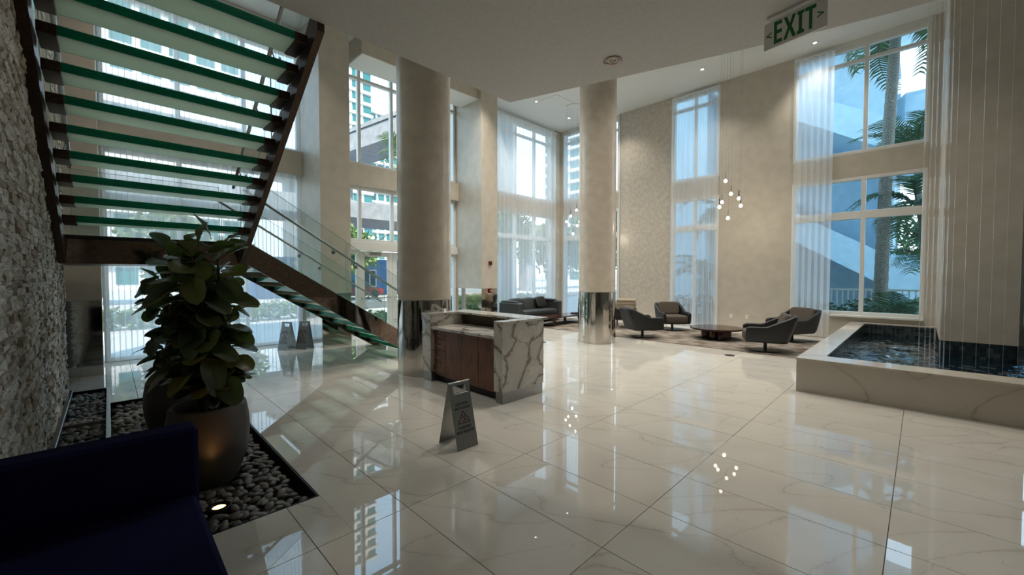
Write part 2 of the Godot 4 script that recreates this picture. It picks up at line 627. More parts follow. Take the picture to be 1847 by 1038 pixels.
func floor_and_ceiling() -> void:
	# screed with the pebble bed left out, and the tiles on it
	var g := Geo.new()
	for r in minus(minus([Rect2(-2.0, -11.1, 15.7, 17.4)], BED), TRAY):
		g.box(Vector3(r.get_center().x, -0.156, r.get_center().y), Vector3(r.size.x, 0.29, r.size.y))
	for r in [BED, TRAY]:
		g.box(Vector3(r.get_center().x, -0.25, r.get_center().y), Vector3(r.size.x, 0.1, r.size.y))
	var base := struct("floor", g, M.grout)
	var variants := []
	for k in 10:
		variants.append(Vector2(rng.randf_range(0.0, 0.74), rng.randf_range(0.0, 0.49)))
	var shared := {}
	var x0 := 0.863 - 4 * 0.6125
	var z0 := -0.116 - 9 * 1.213
	for i in 25:
		for j in 13:
			var full := Rect2(x0 + i * 0.6125, z0 + j * 1.213, 0.6125, 1.213).grow(-0.0019)
			full = full.intersection(Rect2(-1.9, -10.95, 15.4, 30.0))
			if full.size.x < 0.03 or full.size.y < 0.03:
				continue
			var vary := rng.randi() % 10
			var turn := rng.randi() % 2
			for r in minus(minus(minus([full], BED.grow(0.012)), TRAY.grow(0.012)), POOL.grow(-0.02)):
				var key := "%d %d %.3f %.3f" % [vary, turn, r.size.x, r.size.y]
				if not shared.has(key):
					var t := Geo.new()
					var hx: float = r.size.x * 0.5
					var hz: float = r.size.y * 0.5
					var b := 0.0012
					var p := [Vector3(-hx + b, 0, hz - b), Vector3(hx - b, 0, hz - b), Vector3(hx - b, 0, -hz + b), Vector3(-hx + b, 0, -hz + b)]
					var q := [Vector3(-hx, -0.0015, hz), Vector3(hx, -0.0015, hz), Vector3(hx, -0.0015, -hz), Vector3(-hx, -0.0015, -hz)]
					var f := func(w: Vector3) -> Vector2:
						var s := Vector2(w.x, w.z) * (1.0 if turn else -1.0)
						return variants[vary] + (s + Vector2(0.307, 0.607)) / 2.45
					t.tri(p[0], p[1], p[2], f.call(p[0]), f.call(p[1]), f.call(p[2]))
					t.tri(p[0], p[2], p[3], f.call(p[0]), f.call(p[2]), f.call(p[3]))
					for k in 4:
						var k2 := (k + 1) % 4
						t.tri(q[k], q[k2], p[k2], f.call(q[k]), f.call(q[k2]), f.call(p[k2]))
						t.tri(q[k], p[k2], p[k], f.call(q[k]), f.call(p[k2]), f.call(p[k]))
						var d := Vector3(0, -0.012, 0)
						t.tri(q[k] + d, q[k2] + d, q[k2], f.call(q[k]), f.call(q[k2]), f.call(q[k2]))
						t.tri(q[k] + d, q[k2], q[k], f.call(q[k]), f.call(q[k2]), f.call(q[k]))
					shared[key] = t.mesh()
				shape(base, "tile", shared[key], M.tile, Vector3(r.get_center().x, 0, r.get_center().y))
	# high ceiling, with the lowered strip over the entrance windows
	struct("ceiling", span(Vector3(-2.0, CEIL, -11.4), Vector3(13.9, CEIL + 0.3, 6.5)), M.white)
	var drop := struct("trim_1", span(Vector3(4.45, 7.02, -10.5), Vector3(8.12, CEIL, -9.62)), M.plaster)
	part(drop, "underside", span(Vector3(4.47, 7.012, -10.49), Vector3(8.11, 7.02, -9.63)), M.white)
	# mezzanine slab: its underside is the low ceiling over the camera
	var s := Geo.new()
	s.slab(PackedVector2Array([Vector2(-0.9, -3.956), Vector2(3.89, -3.956), Vector2(4.29, -2.665), Vector2(4.66, -1.48), Vector2(4.86, -0.75), Vector2(4.98, -0.25), Vector2(5.07, 0.3), Vector2(5.16, 1.2), Vector2(5.2, 2.4), Vector2(5.2, 6.2), Vector2(-0.9, 6.2)]), SOFFIT, SOFFIT + 0.36)
	struct("ceiling", s, M.soffit)
	# a narrow hatch and a flat access panel on the high ceiling
	part(self.get_node("ceiling"), "access_panel", span(Vector3(10.5, CEIL - 0.012, -9.2), Vector3(11.3, CEIL, -8.5), 0.003), M.white)


# a glazed opening: a Node3D of bars and panes. Spans run along x (axis "x", plane is z) or along z (axis "z", plane is x)
func window_unit(called: String, axis: String, plane: float, a0: float, a1: float, y0: float, y1: float, verts: Array, hors: Array, w := 0.085, depth := 0.12) -> Node3D:
	var root := struct_node(called)
	var put := func(a: float, y: float, off: float) -> Vector3:
		return Vector3(a, y, plane + off) if axis == "x" else Vector3(plane + off, y, a)
	var d := depth * 0.5
	var bars := func(kind: String, p0: float, p1: float, q0: float, q1: float) -> void:
		part(root, kind, span(put.call(p0, q0, -d), put.call(p1, q1, d), 0.006), M.frame)
	bars.call("jamb", a0, a0 + w, y0, y1)
	bars.call("jamb", a1 - w, a1, y0, y1)
	bars.call("head", a0 + w, a1 - w, y1 - w, y1)
	bars.call("sill", a0 + w, a1 - w, y0, y0 + w)
	var xs := [a0 + w * 0.5] + verts + [a1 - w * 0.5]
	var ys := [[y0 + w * 0.5, w]] + hors + [[y1 - w * 0.5, w]]
	for x in verts:
		bars.call("mullion", x - w * 0.5, x + w * 0.5, y0 + w, y1 - w)
	for i in xs.size() - 1:
		for h in hors:
			bars.call("transom", xs[i] + w * 0.5, xs[i + 1] - w * 0.5, h[0] - h[1] * 0.5, h[0] + h[1] * 0.5)
		for j in ys.size() - 1:
			var lo: float = ys[j][0] + ys[j][1] * 0.5
			var hi: float = ys[j + 1][0] - ys[j + 1][1] * 0.5
			var g := Geo.new()
			var l: float = xs[i] + w * 0.5
			var r: float = xs[i + 1] - w * 0.5
			g.quad(put.call(l, lo, 0.0), put.call(r, lo, 0.0), put.call(r, hi, 0.0), put.call(l, hi, 0.0))
			part(root, "pane", g, M.glass)
	return root


func pier(x0: float, x1: float, z0: float, z1: float) -> void:
	var p := struct("wall_pier", span(Vector3(x0, 1.235, z0), Vector3(x1, CEIL, z1), 0.006), M.plaster)
	part(p, "steel_cladding", span(Vector3(x0 + 0.006, 0.0, z0), Vector3(x1 - 0.006, 1.235, z1 - 0.006), 0.004), M.steel)


func north_wall() -> void:
	pier(-1.3, -0.08, -11.1, -9.5)
	pier(3.4, 4.08, -11.1, -9.5)
	pier(8.12, 8.79, -11.1, -9.5)
	struct("wall_north", span(Vector3(13.05, 0, -11.1), Vector3(13.7, CEIL, -10.62), 0.004), M.plaster)
	# window bays: beams between the storeys, heads under the ceiling
	for b in [[-0.08, 3.4], [4.08, 8.12], [8.79, 13.05]]:
		struct("trim_2", span(Vector3(b[0], 4.06, -11.0), Vector3(b[1], 4.63, -10.62), 0.006), M.plaster)
		struct("trim_3", span(Vector3(b[0], 7.38, -11.0), Vector3(b[1], CEIL, -10.66), 0.004), M.white)
	window_unit("window_1", "x", NORTH, -0.08, 3.4, 4.63, 7.38, [1.08, 2.24], [[6.95, 0.075]])
	window_unit("window_2", "x", NORTH, -0.08, 3.4, 0.0, 4.06, [1.08, 2.24], [[3.12, 0.16]])
	window_unit("window_3", "x", NORTH, 4.08, 8.12, 4.63, 7.38, [4.9, 5.86, 6.82, 7.78], [[6.95, 0.075]])
	window_unit("window_4", "x", NORTH, 4.08, 8.12, 2.56, 4.06, [4.9, 5.86, 6.82, 7.78], [])
	window_unit("window_5", "x", NORTH, 8.79, 13.05, 4.63, 7.38, [9.86, 10.92, 11.98], [[6.95, 0.075]])
	window_unit("window_6", "x", NORTH, 8.79, 13.05, 0.0, 4.06, [9.86, 10.92, 11.98], [[3.12, 0.16]])
	# entrance: header, side lights and two doors
	struct("trim_4", span(Vector3(4.08, 2.33, -10.98), Vector3(8.12, 2.56, -10.70), 0.006), M.frame)
	window_unit("window_7", "x", NORTH, 4.08, 4.87, 0.0, 2.33, [], [])
	window_unit("window_8", "x", NORTH, 6.83, 8.12, 0.0, 2.33, [7.78], [])
	for k in 2:
		var x0 := 4.87 + k * 0.98
		var d := struct_node("door_%d" % (k + 1))
		for a in [[x0 + 0.01, x0 + 0.15], [x0 + 0.83, x0 + 0.97]]:
			part(d, "stile", span(Vector3(a[0], 0.02, NORTH - 0.03), Vector3(a[1], 2.31, NORTH + 0.03), 0.005), M.frame)
		for a in [[0.02, 0.24], [2.17, 2.31]]:
			part(d, "rail", span(Vector3(x0 + 0.15, a[0], NORTH - 0.03), Vector3(x0 + 0.83, a[1], NORTH + 0.03), 0.005), M.frame)
		var g := Geo.new()
		g.quad(Vector3(x0 + 0.15, 0.24, NORTH), Vector3(x0 + 0.83, 0.24, NORTH), Vector3(x0 + 0.83, 2.17, NORTH), Vector3(x0 + 0.15, 2.17, NORTH))
		part(d, "pane", g, M.glass)
		var h := Geo.new()
		h.tube([Vector3(x0 + 0.06, 1.02, NORTH + 0.03), Vector3(x0 + 0.06, 1.02, NORTH + 0.08), Vector3(x0 + 0.92, 1.02, NORTH + 0.08), Vector3(x0 + 0.92, 1.02, NORTH + 0.03)], 0.013, 8)
		part(d, "push_bar", h, M.brushed)
		part(d, "door_closer", span(Vector3(x0 + 0.3, 2.2, NORTH + 0.03), Vector3(x0 + 0.62, 2.27, NORTH + 0.09), 0.01), M.brushed)
		for b in 4:
			var s := Geo.new()
			s.tube([Vector3(x0 + 0.055 + 0.05 * (b % 2), 0.3 + 0.06 * int(b / 2.0), NORTH + 0.028), Vector3(x0 + 0.055 + 0.05 * (b % 2), 0.3 + 0.06 * int(b / 2.0), NORTH + 0.036)], 0.012, 8)
			part(d, "lock_stud", s, M.dark_metal)


func east_wall() -> void:
	# solid stretches between the window slots (from, to along z)
	for s in [[-10.62, -10.5], [-7.86, -5.92], [-4.44, -2.56], [0.06, 1.5], [4.2, 6.3]]:
		var shiny: bool = s[0] < -7.0 and s[0] > -8.0
		struct("wall_east", span(Vector3(EAST, 0, s[0]), Vector3(EAST + 0.32, CEIL, s[1]), 0.004), M.plaster_shine if shiny else M.plaster)
	# a pale corner bead beside the second column
	struct("trim_5", span(Vector3(EAST - 0.03, 0, -7.90), Vector3(EAST + 0.02, 7.2, -7.86), 0.004), M.frame)
	var slots := [[-10.5, -7.9, [-9.6, -8.7], 0.0], [-5.92, -4.44, [-5.18], 0.0], [-2.56, 0.06, [-1.06], 0.64], [1.5, 4.2, [2.4, 3.3], 0.64]]
	var k := 9
	for s in slots:
		struct("trim_6", span(Vector3(EAST + 0.0, 4.13, s[0]), Vector3(EAST + 0.32, 4.71, s[1]), 0.004), M.plaster)
		struct("trim_7", span(Vector3(EAST + 0.0, 7.42, s[0]), Vector3(EAST + 0.32, CEIL, s[1]), 0.004), M.white)
		window_unit("window_%d" % k, "z", EAST + 0.06, s[0], s[1], 4.71, 7.42, s[2], [[7.02, 0.075]])
		window_unit("window_%d" % (k + 1), "z", EAST + 0.06, s[0], s[1], s[3], 4.13, s[2], [[3.17, 0.2]])
		k += 2
		if s[3] > 0.0:
			struct("wall_east", span(Vector3(EAST, 0, s[0]), Vector3(EAST + 0.32, s[3], s[1]), 0.004), M.plaster)
			struct("trim_8", span(Vector3(EAST - 0.1, s[3] - 0.05, s[0] + 0.9 if s[0] < 0 else s[0]), Vector3(EAST + 0.1, s[3], s[1]), 0.006), M.frame)


func other_walls() -> void:
	# the storeys over the lobby, which shade the garden side
	struct("wall_upper_storeys", span(Vector3(2.0, CEIL + 0.32, -2.0), Vector3(13.85, 30.0, 28.0)), M.stucco)
	struct("wall_south", span(Vector3(-1.0, 0, 6.2), Vector3(13.8, CEIL, 6.5)), M.plaster)
	struct("wall_west", span(Vector3(-1.6, 0, -9.6), Vector3(-1.3, CEIL, -8.3)), M.plaster)


func stone_wall() -> void:
	var wall := struct("wall_west", span(Vector3(-1.3, 0, -8.40), Vector3(-0.47, CEIL, 6.2)), mat(Color(0.42, 0.39, 0.36), 0.95))
	# split-face ledger stones in low uneven courses on the face x = -0.43 and round the far end
	var unit := []
	for k in 9:
		var g := Geo.new()
		var f := []
		for i in 9:
			var e := 0.0 if i == 4 else 0.12
			f.append(Vector3(0.5 - rng.randf_range(e * 0.4, e + 0.2), -0.5 + 0.5 * (i % 3) + (rng.randf_range(-0.07, 0.07) if i % 3 != 1 else 0.0), 0.5 - 0.5 * int(i / 3.0) + rng.randf_range(-0.05, 0.05)))
		# f[z][y]: z from +0.5 to -0.5, y from -0.5 to 0.5
		for a in 2:
			for b in 2:
				var p: Vector3 = f[a * 3 + b]
				var q: Vector3 = f[(a + 1) * 3 + b]
				var r: Vector3 = f[(a + 1) * 3 + b + 1]
				var s: Vector3 = f[a * 3 + b + 1]
				if rng.randf() < 0.5:
					g.tri(p, q, r); g.tri(p, r, s)
				else:
					g.tri(p, q, s); g.tri(q, r, s)
		var ring := [0, 3, 6, 7, 8, 5, 2, 1]
		for i in 8:
			var p: Vector3 = f[ring[i]]
			var q: Vector3 = f[ring[(i + 1) % 8]]
			var pb := Vector3(-0.5, p.y, p.z)
			var qb := Vector3(-0.5, q.y, q.z)
			g.tri(pb, qb, q); g.tri(pb, q, p)
		unit.append(g)
	var meshes := unit.map(func(g): return g.mesh())
	var stones := []
	var y := 0.0
	while y < 4.5:
		var h := rng.randf_range(0.026, 0.066)
		var z := -8.40 - rng.randf_range(0.0, 0.1)
		while z < -1.2:
			var l := rng.randf_range(0.10, 0.36)
			var e := maxf(z, -8.40)
			var len := z + l - e
			if len > 0.03:
				var deep := rng.randf_range(0.03, 0.06)
				stones.append([Vector3(-0.47 + deep * 0.5 - 0.012, y + h * 0.5, e + len * 0.5), Vector3(deep + 0.024, h * 1.02, len * 1.01), rng.randi() % 9, rng.randi() % 5])
			z += l
		y += h
	# the nearest of those in view are parts of their own, the rest one mesh
	var eye := Vector3(0, 1.65, 0)
	var near := []
	for s in stones:
		var c: Vector3 = s[0]
		var seen := c.z < -3.55 and c.y < 4.3
		near.append([s[1].y * s[1].z / (c - eye).length_squared() * absf(c.x) / (c - eye).length() if seen else 0.0, s])
	near.sort_custom(func(a, b): return a[0] > b[0])
	var rest := Geo.new()
	rest.tinted = true
	for k in near.size():
		var s: Array = near[k][1]
		if k < 300:
			var o := shape(wall, "stone", meshes[s[2]], M.stone[s[3]], s[0])
			o.scale = s[1]
		else:
			var u: Geo = unit[s[2]]
			var c: Color = M.stone[s[3]].albedo_color.srgb_to_linear()
			rest.tint = c
			var t := Transform3D(Basis.from_scale(s[1]), s[0])
			var inv := Basis.from_scale(Vector3.ONE / s[1])
			for i in u.v.size():
				rest.v.append(t * u.v[i])
				rest.n.append((inv * u.n[i]).normalized())
				rest.uv.append(Vector2.ZERO)
				rest.col.append(c)
	var o := part(wall, "ledger_stones", rest, M.stone_mix)
	o.set_meta("kind", "stuff")


func columns() -> void:
	for c in [[Vector3(3.86, 0, -6.02), "round plaster column with a mirror steel base beside the reception desk"], [Vector3(8.62, 0, -5.68), "round plaster column with a mirror steel base beside the lounge carpet"]]:
		var t := thing("column", c[1], "column", "", c[0])
		var g := Geo.new()
		g.lathe([Vector2(0.44, 1.243), Vector2(0.447, 1.25), Vector2(0.447, CEIL)], 64)
		part(t, "shaft", g, M.column)
		var b := Geo.new()
		b.lathe([Vector2(0.455, 0.001), Vector2(0.455, 1.238), Vector2(0.45, 1.243), Vector2(0.40, 1.243)], 64)
		part(t, "steel_base", b, M.steel)


# a flat outline (in the plane of ex, ey through o) given a thickness along t
func prism(g: Geo, poly: Array, o: Vector3, ex: Vector3, ey: Vector3, t: Vector3) -> Geo:
	var pts := PackedVector2Array(poly)
	var area := 0.0
	for k in pts.size():
		area += pts[k].cross(pts[(k + 1) % pts.size()])
	if (area > 0.0) != (ex.cross(ey).dot(t) > 0.0):
		pts.reverse()
	var at := func(p: Vector2) -> Vector3: return o + ex * p.x + ey * p.y
	var ids := Geometry2D.triangulate_polygon(pts)
	var want := (pts[1] - pts[0]).cross(pts[2] - pts[1])
	var sum := 0.0
	for k in pts.size():
		sum += pts[k].cross(pts[(k + 1) % pts.size()])
	for k in range(0, ids.size(), 3):
		var a := pts[ids[k]]
		var b := pts[ids[k + 1]]
		var c := pts[ids[k + 2]]
		if ((b - a).cross(c - a) > 0.0) != (sum > 0.0):
			var w := b
			b = c
			c = w
		g.tri(at.call(a) + t, at.call(b) + t, at.call(c) + t, a, b, c)
		g.tri(at.call(a), at.call(c), at.call(b), a, c, b)
	for k in pts.size():
		var p: Vector3 = at.call(pts[k])
		var q: Vector3 = at.call(pts[(k + 1) % pts.size()])
		g.quad(p, q, q + t, p + t)
	return g


func sheet(poly: Array, o: Vector3, ex: Vector3, ey: Vector3) -> Geo:
	var g := Geo.new()
	var pts := PackedVector2Array(poly)
	var ids := Geometry2D.triangulate_polygon(pts)
	for k in range(0, ids.size(), 3):
		var q := []
		for i in 3:
			var p := pts[ids[k + i]]
			q.append(o + ex * p.x + ey * p.y)
		g.tri(q[0], q[1], q[2])
	return g


# railing glass: a clear sheet with a green polished edge along its outline
func rail_pane(root: Node, poly: Array, o: Vector3, ex: Vector3, ey: Vector3) -> void:
	var p := part(root, "railing_glass", sheet(poly, o, ex, ey), M.rail_glass)
	var e := Geo.new()
	for k in poly.size():
		var a: Vector2 = poly[k]
		var b: Vector2 = poly[(k + 1) % poly.size()]
		e.bar(o + ex * a.x + ey * a.y, o + ex * b.x + ey * b.y, 0.007, 0.007, ex.cross(ey))
	part(p, "glass_edge", e, M.glass_edge)


func handrail(root: Node, pts: Array, stand: Vector3, spots: Array) -> void:
	var g := Geo.new()
	g.tube(pts, 0.022, 12)
	var h := part(root, "handrail", g, M.brushed)
	for s in spots:
		var b := Geo.new()
		var foot: Vector3 = s + Vector3(0, -0.09, 0)
		b.tube([s, foot + stand * 0.35, foot + stand * 0.9], 0.008, 8)
		var n := stand.normalized()
		b.tube([foot + stand * 0.86, foot + stand * 1.0], 0.034, 14)
		part(h, "rail_bracket", b, M.brushed)


func staircase() -> void:
	var t := thing("staircase", "bronze and green glass staircase turning at a landing beside the stone wall", "staircase")
	var low := func(x: float) -> float: return 1.811 - 0.627 * (x - 1.513)
	# ---- landing
	part(t, "landing", span(Vector3(-0.46, 1.80, -9.08), Vector3(1.46, 2.12, -7.31), 0.004), M.bronze_dull)
	part(t, "landing_fascia", span(Vector3(-0.42, 1.795, -7.31), Vector3(1.47, 2.10, -7.288), 0.003), M.bronze)
	part(t, "landing_edge", span(Vector3(-0.46, 2.10, -9.1), Vector3(1.47, 2.145, -7.285), 0.003), M.black)
	# ---- lower flight: two mirror-polished stringer plates, eleven glass treads
	for z in [-7.29, -9.10]:
		var g := Geo.new()
		prism(g, [Vector2(1.465, 1.80), Vector2(1.53, 1.80), Vector2(4.398, 0.002), Vector2(4.75, 0.002), Vector2(4.75, 0.14), Vector2(1.51, 2.168), Vector2(1.465, 2.168)], Vector3(0, 0, z - 0.02), Vector3.RIGHT, Vector3.UP, Vector3(0, 0, 0.02))
		part(t, "stringer", g, M.bronze)
	for k in 11:
		tread(t, Vector3(1.62 + 0.2845 * (10 - k), 0.1783 * (k + 1), -8.205), Vector3(1, 0, 0), 1.77, 0.31)
	for s in [[-7.30, -0.07], [-9.11, 0.07]]:
		var z: float = s[0]
		var top := func(x: float) -> float: return low.call(x) + 0.36
		var cap := func(x: float) -> float: return 3.008 - 0.627 * (x - 1.84)
		for a in [[1.50, 3.035], [3.06, 4.72]]:
			rail_pane(t, [Vector2(a[0], top.call(a[0])), Vector2(a[1], top.call(a[1])), Vector2(a[1], cap.call(a[1])), Vector2(a[0], cap.call(a[0]))], Vector3(0, 0, z), Vector3.RIGHT, Vector3.UP)
		var at := func(x: float) -> Vector3: return Vector3(x, 2.756 - 0.627 * (x - 1.84), z + s[1])
		var line := [at.call(1.50), at.call(4.6)]
		if z < -9.0:
			line = [Vector3(-0.40, 3.03, z + s[1]), Vector3(1.40, 3.03, z + s[1])] + line
		handrail(t, line, Vector3(0, 0, -s[1]), [at.call(1.72), at.call(2.82), at.call(3.22), at.call(4.3)])
	rail_pane(t, [Vector2(-0.38, 2.145), Vector2(1.47, 2.145), Vector2(1.47, 3.26), Vector2(-0.38, 3.26)], Vector3(0, 0, -9.11), Vector3.RIGHT, Vector3.UP)
	# ---- upper flight: rises from the landing towards the mezzanine
	var under := func(z: float) -> float: return 1.836 + 0.62 * (z + 7.3)
	for x in [-0.43, 1.41]:
		var g := Geo.new()
		prism(g, [Vector2(-7.36, 1.80), Vector2(-7.28, 1.80), Vector2(-3.96, under.call(-3.96)), Vector2(-3.96, under.call(-3.96) + 0.3), Vector2(-7.2, under.call(-7.2) + 0.3), Vector2(-7.36, 2.14)], Vector3(x, 0, 0), Vector3.BACK, Vector3.UP, Vector3(0.065, 0, 0))
		part(t, "stringer", g, M.bronze_dull)
	for k in 10:
		tread(t, Vector3(0.525, 2.14 + 0.18 * (k + 1), -6.94 + 0.276 * (k + 1) - 0.165), Vector3(0, 0, -1), 1.75, 0.33)
	for s in [[1.44, -0.09], [-0.395, 0.09]]:
		var x: float = s[0]
		for a in [[-7.28, -5.6], [-5.575, -3.97]]:
			var b: float = under.call(a[0]) + 0.3
			var c: float = under.call(a[1]) + 0.3
			rail_pane(t, [Vector2(a[0], b), Vector2(a[1], c), Vector2(a[1], c + 1.08), Vector2(a[0], b + 1.08)], Vector3(x, 0, 0), Vector3.BACK, Vector3.UP)
		var at := func(z: float) -> Vector3: return Vector3(x + s[1], 3.116 + 0.605 * (z + 6.978), z)
		handrail(t, [at.call(-7.25), at.call(-4.0)], Vector3(-s[1], 0, 0), [at.call(-6.9), at.call(-5.9), at.call(-5.2), at.call(-4.4)])


# one laminated glass tread; at = middle of its upper face, fall = the way down the stair
func tread(t: Node, at: Vector3, fall: Vector3, length: float, depth: float) -> void:
	var along := Vector3(0, 0, 1) if absf(fall.x) > 0.5 else Vector3(1, 0, 0)
	var thick := 0.075
	var b := Basis(along, Vector3.UP, along.cross(Vector3.UP))
	var g := Geo.new()
	g.box(at + Vector3(0, -thick * 0.5, 0), Vector3(length - 0.012, thick, depth - 0.012), 0.002, b)
	var o := part(t, "tread", g, M.tread)
	# the long polished edges: four bonded layers
	for side in [-1.0, 1.0]:
		var e := Geo.new()
		for k in 4:
			e.box(at + Vector3(0, -thick * (k + 0.5) / 4.0, 0) + fall * side * (depth * 0.5 - 0.006), Vector3(length - 0.01, thick / 4.0 - 0.0018, 0.014), 0.002, b)
		part(o, "glass_edge", e, M.tread_edge)
	for side in [-1.0, 1.0]:
		var c := Geo.new()
		c.box(at + Vector3(0, -thick * 0.5 - 0.008, 0) + along * side * (length * 0.5 - 0.055), Vector3(0.11, thick + 0.012, depth + 0.012), 0.004, b)
		part(o, "clamp", c, M.bronze_dull)


func mosaic(parent: Node, o: Vector3, ex: Vector3, ey: Vector3, w: float, h: float) -> void:
	var g := Geo.new()
	g.tinted = true
	var s := 0.078
	var out := ex.cross(ey)
	for i in int(w / s):
		for j in int(ceil(h / s)):
			var r := rng.randf()
			var c := Color(0.012, 0.02, 0.024).lerp(Color(0.06, 0.085, 0.09), r * r)
			g.tint = c
			var p := o + ex * (i * s + 0.002) + ey * (j * s + 0.002) + out * rng.randf_range(0.003, 0.006)
			var a := s - 0.004
			var b := minf(a, h - j * s - 0.003)
			if b < 0.01:
				continue
			g.quad(p, p + ex * a, p + ex * a + ey * b, p + ey * b)
			var k := -out * 0.003
			g.quad(p + k, p + ex * a + k, p + ex * a, p)
			g.quad(p + ey * b, p + ex * a + ey * b, p + ex * a + ey * b + k, p + ey * b + k)
			g.quad(p + ex * a, p + ex * a + k, p + ex * a + ey * b + k, p + ex * a + ey * b)
			g.quad(p + k, p, p + ey * b, p + ey * b + k)
	var m := part(parent, "mosaic_tiles", g, M.mosaic)
	m.set_meta("kind", "stuff")


func pool() -> void:
	var t := thing("reflecting_pool", "raised marble pool with dark mosaic lining under the tall window", "pool")
	var y := 0.482
	part(t, "front_wall", span(Vector3(6.93, 0, -1.228), Vector3(7.32, y - 0.03, 3.76)), M.pool_stone)
	part(t, "side_wall", span(Vector3(7.32, 0, -1.228), Vector3(13.38, y - 0.03, -0.95)), M.pool_stone)
	part(t, "end_wall", span(Vector3(7.32, 0, 3.46), Vector3(13.38, y - 0.03, 3.76)), M.pool_stone)
	part(t, "back_wall", span(Vector3(13.2, 0, -0.95), Vector3(13.38, y - 0.03, 3.46)), M.pool_stone)
	part(t, "coping", span(Vector3(6.92, y - 0.03, -1.238), Vector3(7.33, y, 3.77), 0.004), M.pool_stone)
	part(t, "coping", span(Vector3(7.33, y - 0.03, -1.238), Vector3(13.38, y, -0.945), 0.004), M.pool_stone)
	part(t, "coping", span(Vector3(7.33, y - 0.03, 3.45), Vector3(13.38, y, 3.77), 0.004), M.pool_stone)
	part(t, "coping", span(Vector3(13.19, y - 0.03, -0.945), Vector3(13.38, y, 3.45), 0.004), M.pool_stone)
	part(t, "basin", span(Vector3(7.32, 0.0, -0.95), Vector3(13.2, 0.02, 3.46)), M.black)
	mosaic(t, Vector3(13.197, 0.02, -0.945), Vector3.BACK, Vector3.UP, 1.2, y - 0.055)
	mosaic(t, Vector3(7.33, 0.02, -0.948), Vector3.RIGHT, Vector3.UP, 5.86, y - 0.055)
	var w := Geo.new()
	var wn := noise(1.0, 3, 95)
	var rows := []
	for i in 111:
		var row := []
		for j in 148:
			var x := 7.325 + 5.865 * j / 147.0
			var z := 3.455 - 4.399 * i / 110.0
			row.append(Vector3(x, 0.20 + 0.02 * wn.get_noise_2d(x * 1.5, z * 2.1) + 0.008 * wn.get_noise_2d(x * 5.0 + 40.0, z * 5.5), z))
		rows.append(row)
	w.grid(rows)
	for i in 110:
		for e in [0, 147]:
			var a: Vector3 = rows[i][e]
			var b: Vector3 = rows[i + 1][e]
			var al := Vector3(a.x, 0.025, a.z)
			var bl := Vector3(b.x, 0.025, b.z)
			if e == 0: w.quad(bl, al, a, b)
			else: w.quad(al, bl, b, a)
	for j in 147:
		for e in [0, 110]:
			var a: Vector3 = rows[e][j]
			var b: Vector3 = rows[e][j + 1]
			var al := Vector3(a.x, 0.025, a.z)
			var bl := Vector3(b.x, 0.025, b.z)
			if e == 0: w.quad(al, bl, b, a)
			else: w.quad(bl, al, a, b)
	w.quad(Vector3(7.325, 0.025, -0.944), Vector3(13.19, 0.025, -0.944), Vector3(13.19, 0.025, 3.455), Vector3(7.325, 0.025, 3.455))
	part(t, "water", w, M.water)
	# the wall stub that stands in the water
	var p := struct("wall_pier", span(Vector3(10.57, y, 0.25), Vector3(13.4, CEIL, 1.15), 0.004), M.plaster)
	var base := part(p, "tiled_base", span(Vector3(10.58, 0.02, 0.26), Vector3(13.19, y, 1.14)), M.black)
	mosaic(base, Vector3(10.577, 0.02, 0.26), Vector3.BACK, Vector3.UP, 0.88, y - 0.02)
	mosaic(base, Vector3(13.18, 0.02, 0.257), Vector3.LEFT, Vector3.UP, 2.6, y - 0.02)
	# rain curtain: taut strands from a trough on the ceiling into the water
	var rain := thing("rain_curtain", "row of thin clear water strands falling from the ceiling into the pool", "fountain", "", Vector3(7.62, 0, 0))
	part(rain, "trough", span(Vector3(-0.06, CEIL - 0.06, -0.05), Vector3(0.06, CEIL, 3.42), 0.004), M.white)
	var s := Geo.new()
	var pts := []
	var rad := []
	for k in 60:
		pts.append(Vector3(0, 0.12 + (CEIL - 0.18) * k / 59.0, 0))
		rad.append(0.0022 + 0.0012 * absf(sin(k * 2.1)))
	s.tube(pts, rad, 6, false)
	var sm := s.mesh()
	for k in 34:
		var z := 0.045 * k if k < 6 else 0.27 + 0.112 * (k - 6)
		var o := shape(rain, "water_strand", sm, M.strand, Vector3(rng.randf_range(-0.012, 0.012), 0, z + rng.randf_range(-0.008, 0.008)))
		o.scale = Vector3(0.5, 1, 0.5) if k >= 6 else Vector3(1.7, 1, 1.7)


